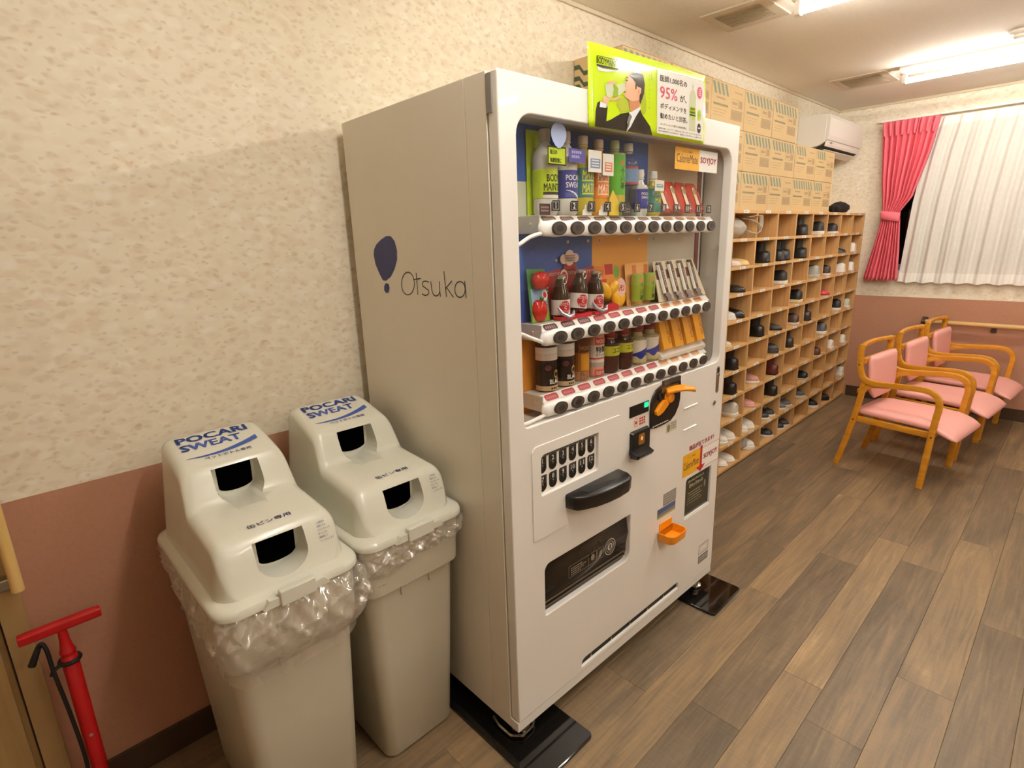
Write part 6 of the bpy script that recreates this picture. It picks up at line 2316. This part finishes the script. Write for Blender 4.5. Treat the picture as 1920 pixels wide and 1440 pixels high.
# ------------------------------------------------------------------ cartons on the shelf
M_CART = mat('carton_cardboard', '#d0b486', .75, spec=.2, noise=(8, .06))
M_CSTR = mat('carton_green_print', '#86917f', .75, spec=.2)
M_CINK = mat('carton_brown_print', '#b09672', .75, spec=.2)
M_CINK2 = mat('carton_olive_print', '#8f8566', .75, spec=.2)
M_CGRN = mat('carton_dark_green_print', '#51604a', .75, spec=.2)
CBW, CBD, CBH = .3735, .250, .2055
def carton(y0, z, full, label, first=False, dx=0.0):
    t = thing('carton', label, 'box', (.004 + dx, y0 + CBW / 2, z), 0, 'cartons on top of the shoe shelf')
    w = CBW / 2
    q = B(M_CART)
    q.box(0, CBD, -w, w, .0004, CBH - .0012)
    q.obj('carton_body', t, bevel=.003)
    q = B(M_CART)
    for a, b in ((0, CBD / 2 - .001), (CBD / 2 + .001, CBD)):
        q.box(a, b, -w, w, CBH - .0014, CBH)
    q.obj('flap', t, bevel=.0006)
    f = flat((CBD, 0, 0), (0, 1, 0), (0, 0, 1))
    q = B(M_CSTR)
    x1 = w - .012 if full else .02
    n = int((x1 + w - .012) / .043)
    for k in range(n):
        a = -w + .006 + k * .043
        q.pp(f, [(a, CBH - .010), (a + .022, CBH - .010), (a + .050, CBH - .062), (a + .028, CBH - .062)], .0006)
    q.m(M_CINK)
    if not full:
        q.prect(f, .06, CBH - .036, .155, CBH - .030, .0006)
    q.prect(f, -.135, .122, -.04, .131, .0006)
    q.m(M_CINK2).prect(f, -.165, .091, -.005, .101, .0006)
    q.m(M_CINK)
    for k in range(3):
        q.prect(f, -.165, .072 - k * .014, -.02 - .02 * k, .0745 - k * .014, .0006)
    q.pframe(f, .030, .100, .160, .140, .0025, .0006)
    q.prect(f, .040, .112, .100, .128, .0006)
    q.prect(f, .112, .104, .156, .136, .0006)
    q.m(M_CINK2).pframe(f, .030, .040, .160, .088, .003, .0006)
    q.m(M_CINK).prect(f, .036, .045, .154, .083, .0006)
    q.obj('carton_print', t)
    if first:
        fs = flat((0, -w, 0), (1, 0, 0), (0, 0, 1))
        q = B(M_CGRN)
        for zz in (.172, .128, .096):
            pts = [(-.0 + .002, zz), (.03, zz), (.055, zz - .030), (.095, zz - .030), (.125, zz), (.160, zz), (.19, zz - .03), (.23, zz - .03), (.248, zz - .012)]
            for a, b in zip(pts, pts[1:]):
                q.pp(fs, [(a[0], a[1] - .008), (b[0], b[1] - .008), (b[0], b[1] + .010), (a[0], a[1] + .010)], .0006)
        q.obj('side_print', t)
    return t
ENDS = (3.8125, 3.8135, 3.0485)
CNT = (7, 7, 5)
PIT = .3765
LEV = ('bottom', 'middle', 'top')
ORDN = ['first', 'second', 'third', 'fourth', 'fifth', 'sixth', 'seventh']
FULL = [(0, 1, 0, 1, 1, 0, 1), (0, 0, 1, 1, 0, 1, 1), (1, 1, 0, 0, 1)]
for lv in range(3):
    for k in range(CNT[lv]):
        y1 = ENDS[lv] - k * (PIT if lv < 2 else .379)
        lab = 'cardboard carton in the %s layer on the shoe shelf, %s' % (LEV[lv], 'at the far end' if k == 0 else ORDN[k] + ' from the far end')
        if lv == 2 and k == 4:
            lab = 'brown cardboard carton behind the green advert, showing its dark green printed side'
        carton(y1 - CBW, SZT + .0006 + lv * (CBH + .0006), FULL[lv][k], lab, lv == 2 and k == 4, random.uniform(0, .003))

# black pouch on the shelf
t = thing('black_pouch', 'soft black pouch lying on top of the shoe shelf beyond the cartons', 'pouch', (.19, 4.25, SZT + .0006))
q, _ = crumple('', '', mat('black_cloth', '#171514', .8, noise=(60, .3)), 0, .070, .175, .046, 21, 28, wr=.10)
q.v = [(x * (1 - .45 * math.exp(-((y + .07) / .05) ** 2)), y, z * (1 - .30 * math.exp(-((y + .08) / .05) ** 2)) ) for x, y, z in q.v]
q.obj('pouch', t, smooth=True, angle=0)
q = B(mat('black_cloth'))
q.tube(bez([(.02, -.14, .050), (.03, -.185, .060), (.025, -.205, .040), (.02, -.19, .008)], 5), .008, 8)
q.obj('strap', t, smooth=True)

# ------------------------------------------------------------------ air conditioner
M_AC = mat('aircon_white_plastic', '#e9e5dc', .35, noise=(10, .02))
ac = thing('air_conditioner', 'white wall air conditioner above the far end of the shoe shelf', 'air conditioner', (0, 3.765, 2.03))
ACL = .80
def acx(pts, y0=0, y1=ACL):
    return [[(x, y, z) for x, z in pts] for y in (y0, y1)]
q = B(M_AC)
q.loft(acx([(.0005, .02), (.0005, .252), (.012, .2575), (.190, .2475), (.196, .240), (.196, .060), (.15, .035), (.06, .020)]))
q.obj('housing', ac, bevel=.004)
q = B(M_AC)
q.loft(acx([(.196, .066), (.196, .240), (.205, .2450), (.216, .236), (.222, .215), (.220, .10), (.212, .070)], .002, ACL - .002))
q.obj('front_panel', ac, bevel=.003)
q = B(M_AC)
q.loft(acx([(.196, .036), (.196, .062), (.212, .066), (.206, .040), (.199, .026), (.19, .030)], .0, ACL))
q.obj('lower_trim', ac, bevel=.002)
q = B(mat('aircon_outlet_dark', '#2a2724', .6))
q.loft(acx([(.198, .0305), (.150, .0), (.100, .004), (.145, .035)], .03, ACL - .03))
q.obj('air_outlet', ac)
q = B(M_AC)
q.loft(acx([(.120, -.012), (.185, .0105), (.186, .0070), (.121, -.016)], .035, ACL - .035))
q.obj('louvre', ac)
q = B(M_GREYP)
f = flat((.2085, 0, .047), (0, 1, 0), (.0068, 0, .025))
q.prect(f, .06, .003, .11, .010, .0012)
q.obj('badge', ac)

# ================================================================== CHAIRS
M_BENT = wood_mat('chair_bentwood', '#c48018', '#d9982c', 0, (4, 40), .35)
M_PINKS = mat('pink_chair_vinyl', '#f0aea6', .45, noise=(300, .05), bump=(400, .12))
M_PLUG = mat('dark_plug', '#54240f', .5)
SEC = rrect(-.0115, -.0165, .0115, .0165, .005, 2)
ch = thing('armchair', 'pink padded wooden armchair nearest the camera', 'armchair', (1.008, 3.089, 0), -.128, 'pink armchairs by the handrail')
for s in (-1, 1):
    yb, yf = s * .2075, s * .2425
    yt = s * .2200
    arm = bez([(-.172, yt * .985, .790), (-.176, yt, .735), (-.172, yt, .670), (-.155, yt, .605), (-.120, s * .222, .573), (-.055, s * .226, .566), (.05, s * .233, .573), (.150, s * .239, .580),
               (.212, s * .242, .572), (.248, s * .2435, .540), (.258, s * .2435, .492), (.252, s * .2435, .43), (.243, yf, .30), (.226, yf, .001)], 6)
    q = B(M_BENT)
    q.tube(arm, 1.0, sec=[(x, y) for x, y in SEC], up=(-1, 0, 0))
    q.obj('arm_frame', ch, smooth=True, angle=40)
    q = B(M_BENT)
    q.tube(bez([(-.245, yb, .001), (-.212, yb * 1.005, .14), (-.182, yb * 1.01, .28), (-.160, s * .2125, .40), (-.146, s * .214, .50), (-.140, s * .216, .585)], 6), 1.0, sec=SEC, up=(-1, 0, 0))
    q.obj('rear_leg', ch, smooth=True, angle=40)
    q = B(M_BENT)
    q.tube(bez([(-.150, s * .2155, .49), (-.120, s * .217, .535), (-.070, s * .221, .553), (.0, s * .228, .556)], 5), [.85, .95, .95, .95, .95, .95, .95, .95, .9, .85, .8, .75, .7, .6, .5, .3], sec=SEC, up=(0, 0, 1))
    q.obj('brace', ch, smooth=True, angle=40)
    q = B(M_BENT)
    q.tube([(-.176, s * .196, .322), (.238, s * .226, .322)], 1.0, sec=rrect(-.009, -.018, .009, .018, .003, 2))
    q.obj('side_rail', ch, smooth=True, angle=40)
    for x, y, z in ((-.1735, s * .2315, .668), (-.172, s * .2235, .318), (.246, s * .2540, .318)):
        q = B(M_PLUG)
        q.lathe([(0, -.0008), (.0055, -.0008), (.0055, .0012), (0, .0014)], 10, (x, 0, z), axis=1)
        q.v = [(a, y + s * b * 1.0, c) for a, b, c in q.v]
        q.obj('plug', ch)
q = B(M_BENT)
q.tube([(-.176, -.21, .325), (-.176, .21, .325)], 1.0, sec=rrect(-.010, -.018, .010, .018, .003, 2))
q.obj('rear_rail', ch, smooth=True, angle=40)
q = B(M_BENT)
q.tube([(.236, -.235, .318), (.236, .235, .318)], 1.0, sec=rrect(-.010, -.018, .010, .018, .003, 2))
q.obj('front_rail', ch, smooth=True, angle=40)
q = B(M_BENT)
q.tube(bez([(-.171, -.218, .778), (-.186, -.14, .781), (-.196, 0, .783), (-.186, .14, .781), (-.171, .218, .778)], 6), 1.0, sec=rrect(-.013, -.0125, .013, .0125, .006, 3), up=(0, 0, 1))
q.tube([(-.1705, -.218, .752), (-.180, -.190, .768)], .009, 8)
q.tube([(-.1705, .218, .752), (-.180, .190, .768)], .009, 8)
q.obj('top_rail', ch, smooth=True, angle=40)
# seat cushion: soft slab with a rolled front edge, waisted between the arms
q = B(M_PINKS)
rings = []
for k in range(25):
    t_ = k / 24
    x = lerp(-.168, .352, t_)
    zt = interp(t_, [(0, .385), (.1, .393), (.6, .388), (.80, .378), (.92, .352), (1, .322)])
    zb = interp(t_, [(0, .343), (.6, .340), (.80, .332), (.92, .312), (1, .302)])
    hw = interp(t_, [(0, .185), (.08, .196), (.6, .212), (.74, .212), (.80, .222), (.9, .232), (.97, .228), (1, .215)])
    ring = []
    for j in range(28):
        a = 2 * PI * j / 28
        c, s_ = math.cos(a), math.sin(a)
        y = hw * (abs(c) ** .35) * (1 if c > 0 else -1)
        z = lerp(zb, zt, .5 + .5 * (abs(s_) ** .6) * (1 if s_ > 0 else -1)) + (.004 * (1 - (y / hw) ** 2) if s_ > 0 else 0)
        ring.append((x, y, z))
    rings.append(ring)
q.loft(rings)
q.obj('seat', ch, smooth=True, angle=60)
q = B(M_PINKS)
rings = []
for k in range(17):
    t_ = k / 16
    z = lerp(.450, .716, t_)
    hw = interp(t_, [(0, .120), (.08, .140), (.15, .172), (.25, .184), (.6, .190), (.93, .192), (.98, .188), (1, .180)])
    xc = lerp(-.112, -.132, t_)
    th = interp(t_, [(0, .010), (.08, .020), (.5, .025), (.95, .022), (1, .010)])
    rings.append([(xc + th * (abs(math.sin(a)) ** .7) * (1 if math.sin(a) > 0 else -1) - .006 * (1 - (math.cos(a)) ** 2), hw * (abs(math.cos(a)) ** .36) * (1 if math.cos(a) > 0 else -1), z) for a in [2 * PI * j / 28 for j in range(28)]])
q.loft(rings)
q.obj('backrest', ch, smooth=True, angle=60)
q = B(M_BENT)
for z in (.50, .69):
    q.box(-.176, -.146, -.212, .212, z - .015, z + .015)
q.obj('back_slat', ch, bevel=.003)
dup(ch, (1.070, 3.690, 0), -.105, 'pink padded wooden armchair in the middle of the three')
dup(ch, (1.118, 4.262, 0), -.085, 'pink padded wooden armchair farthest from the camera, by the far wall')
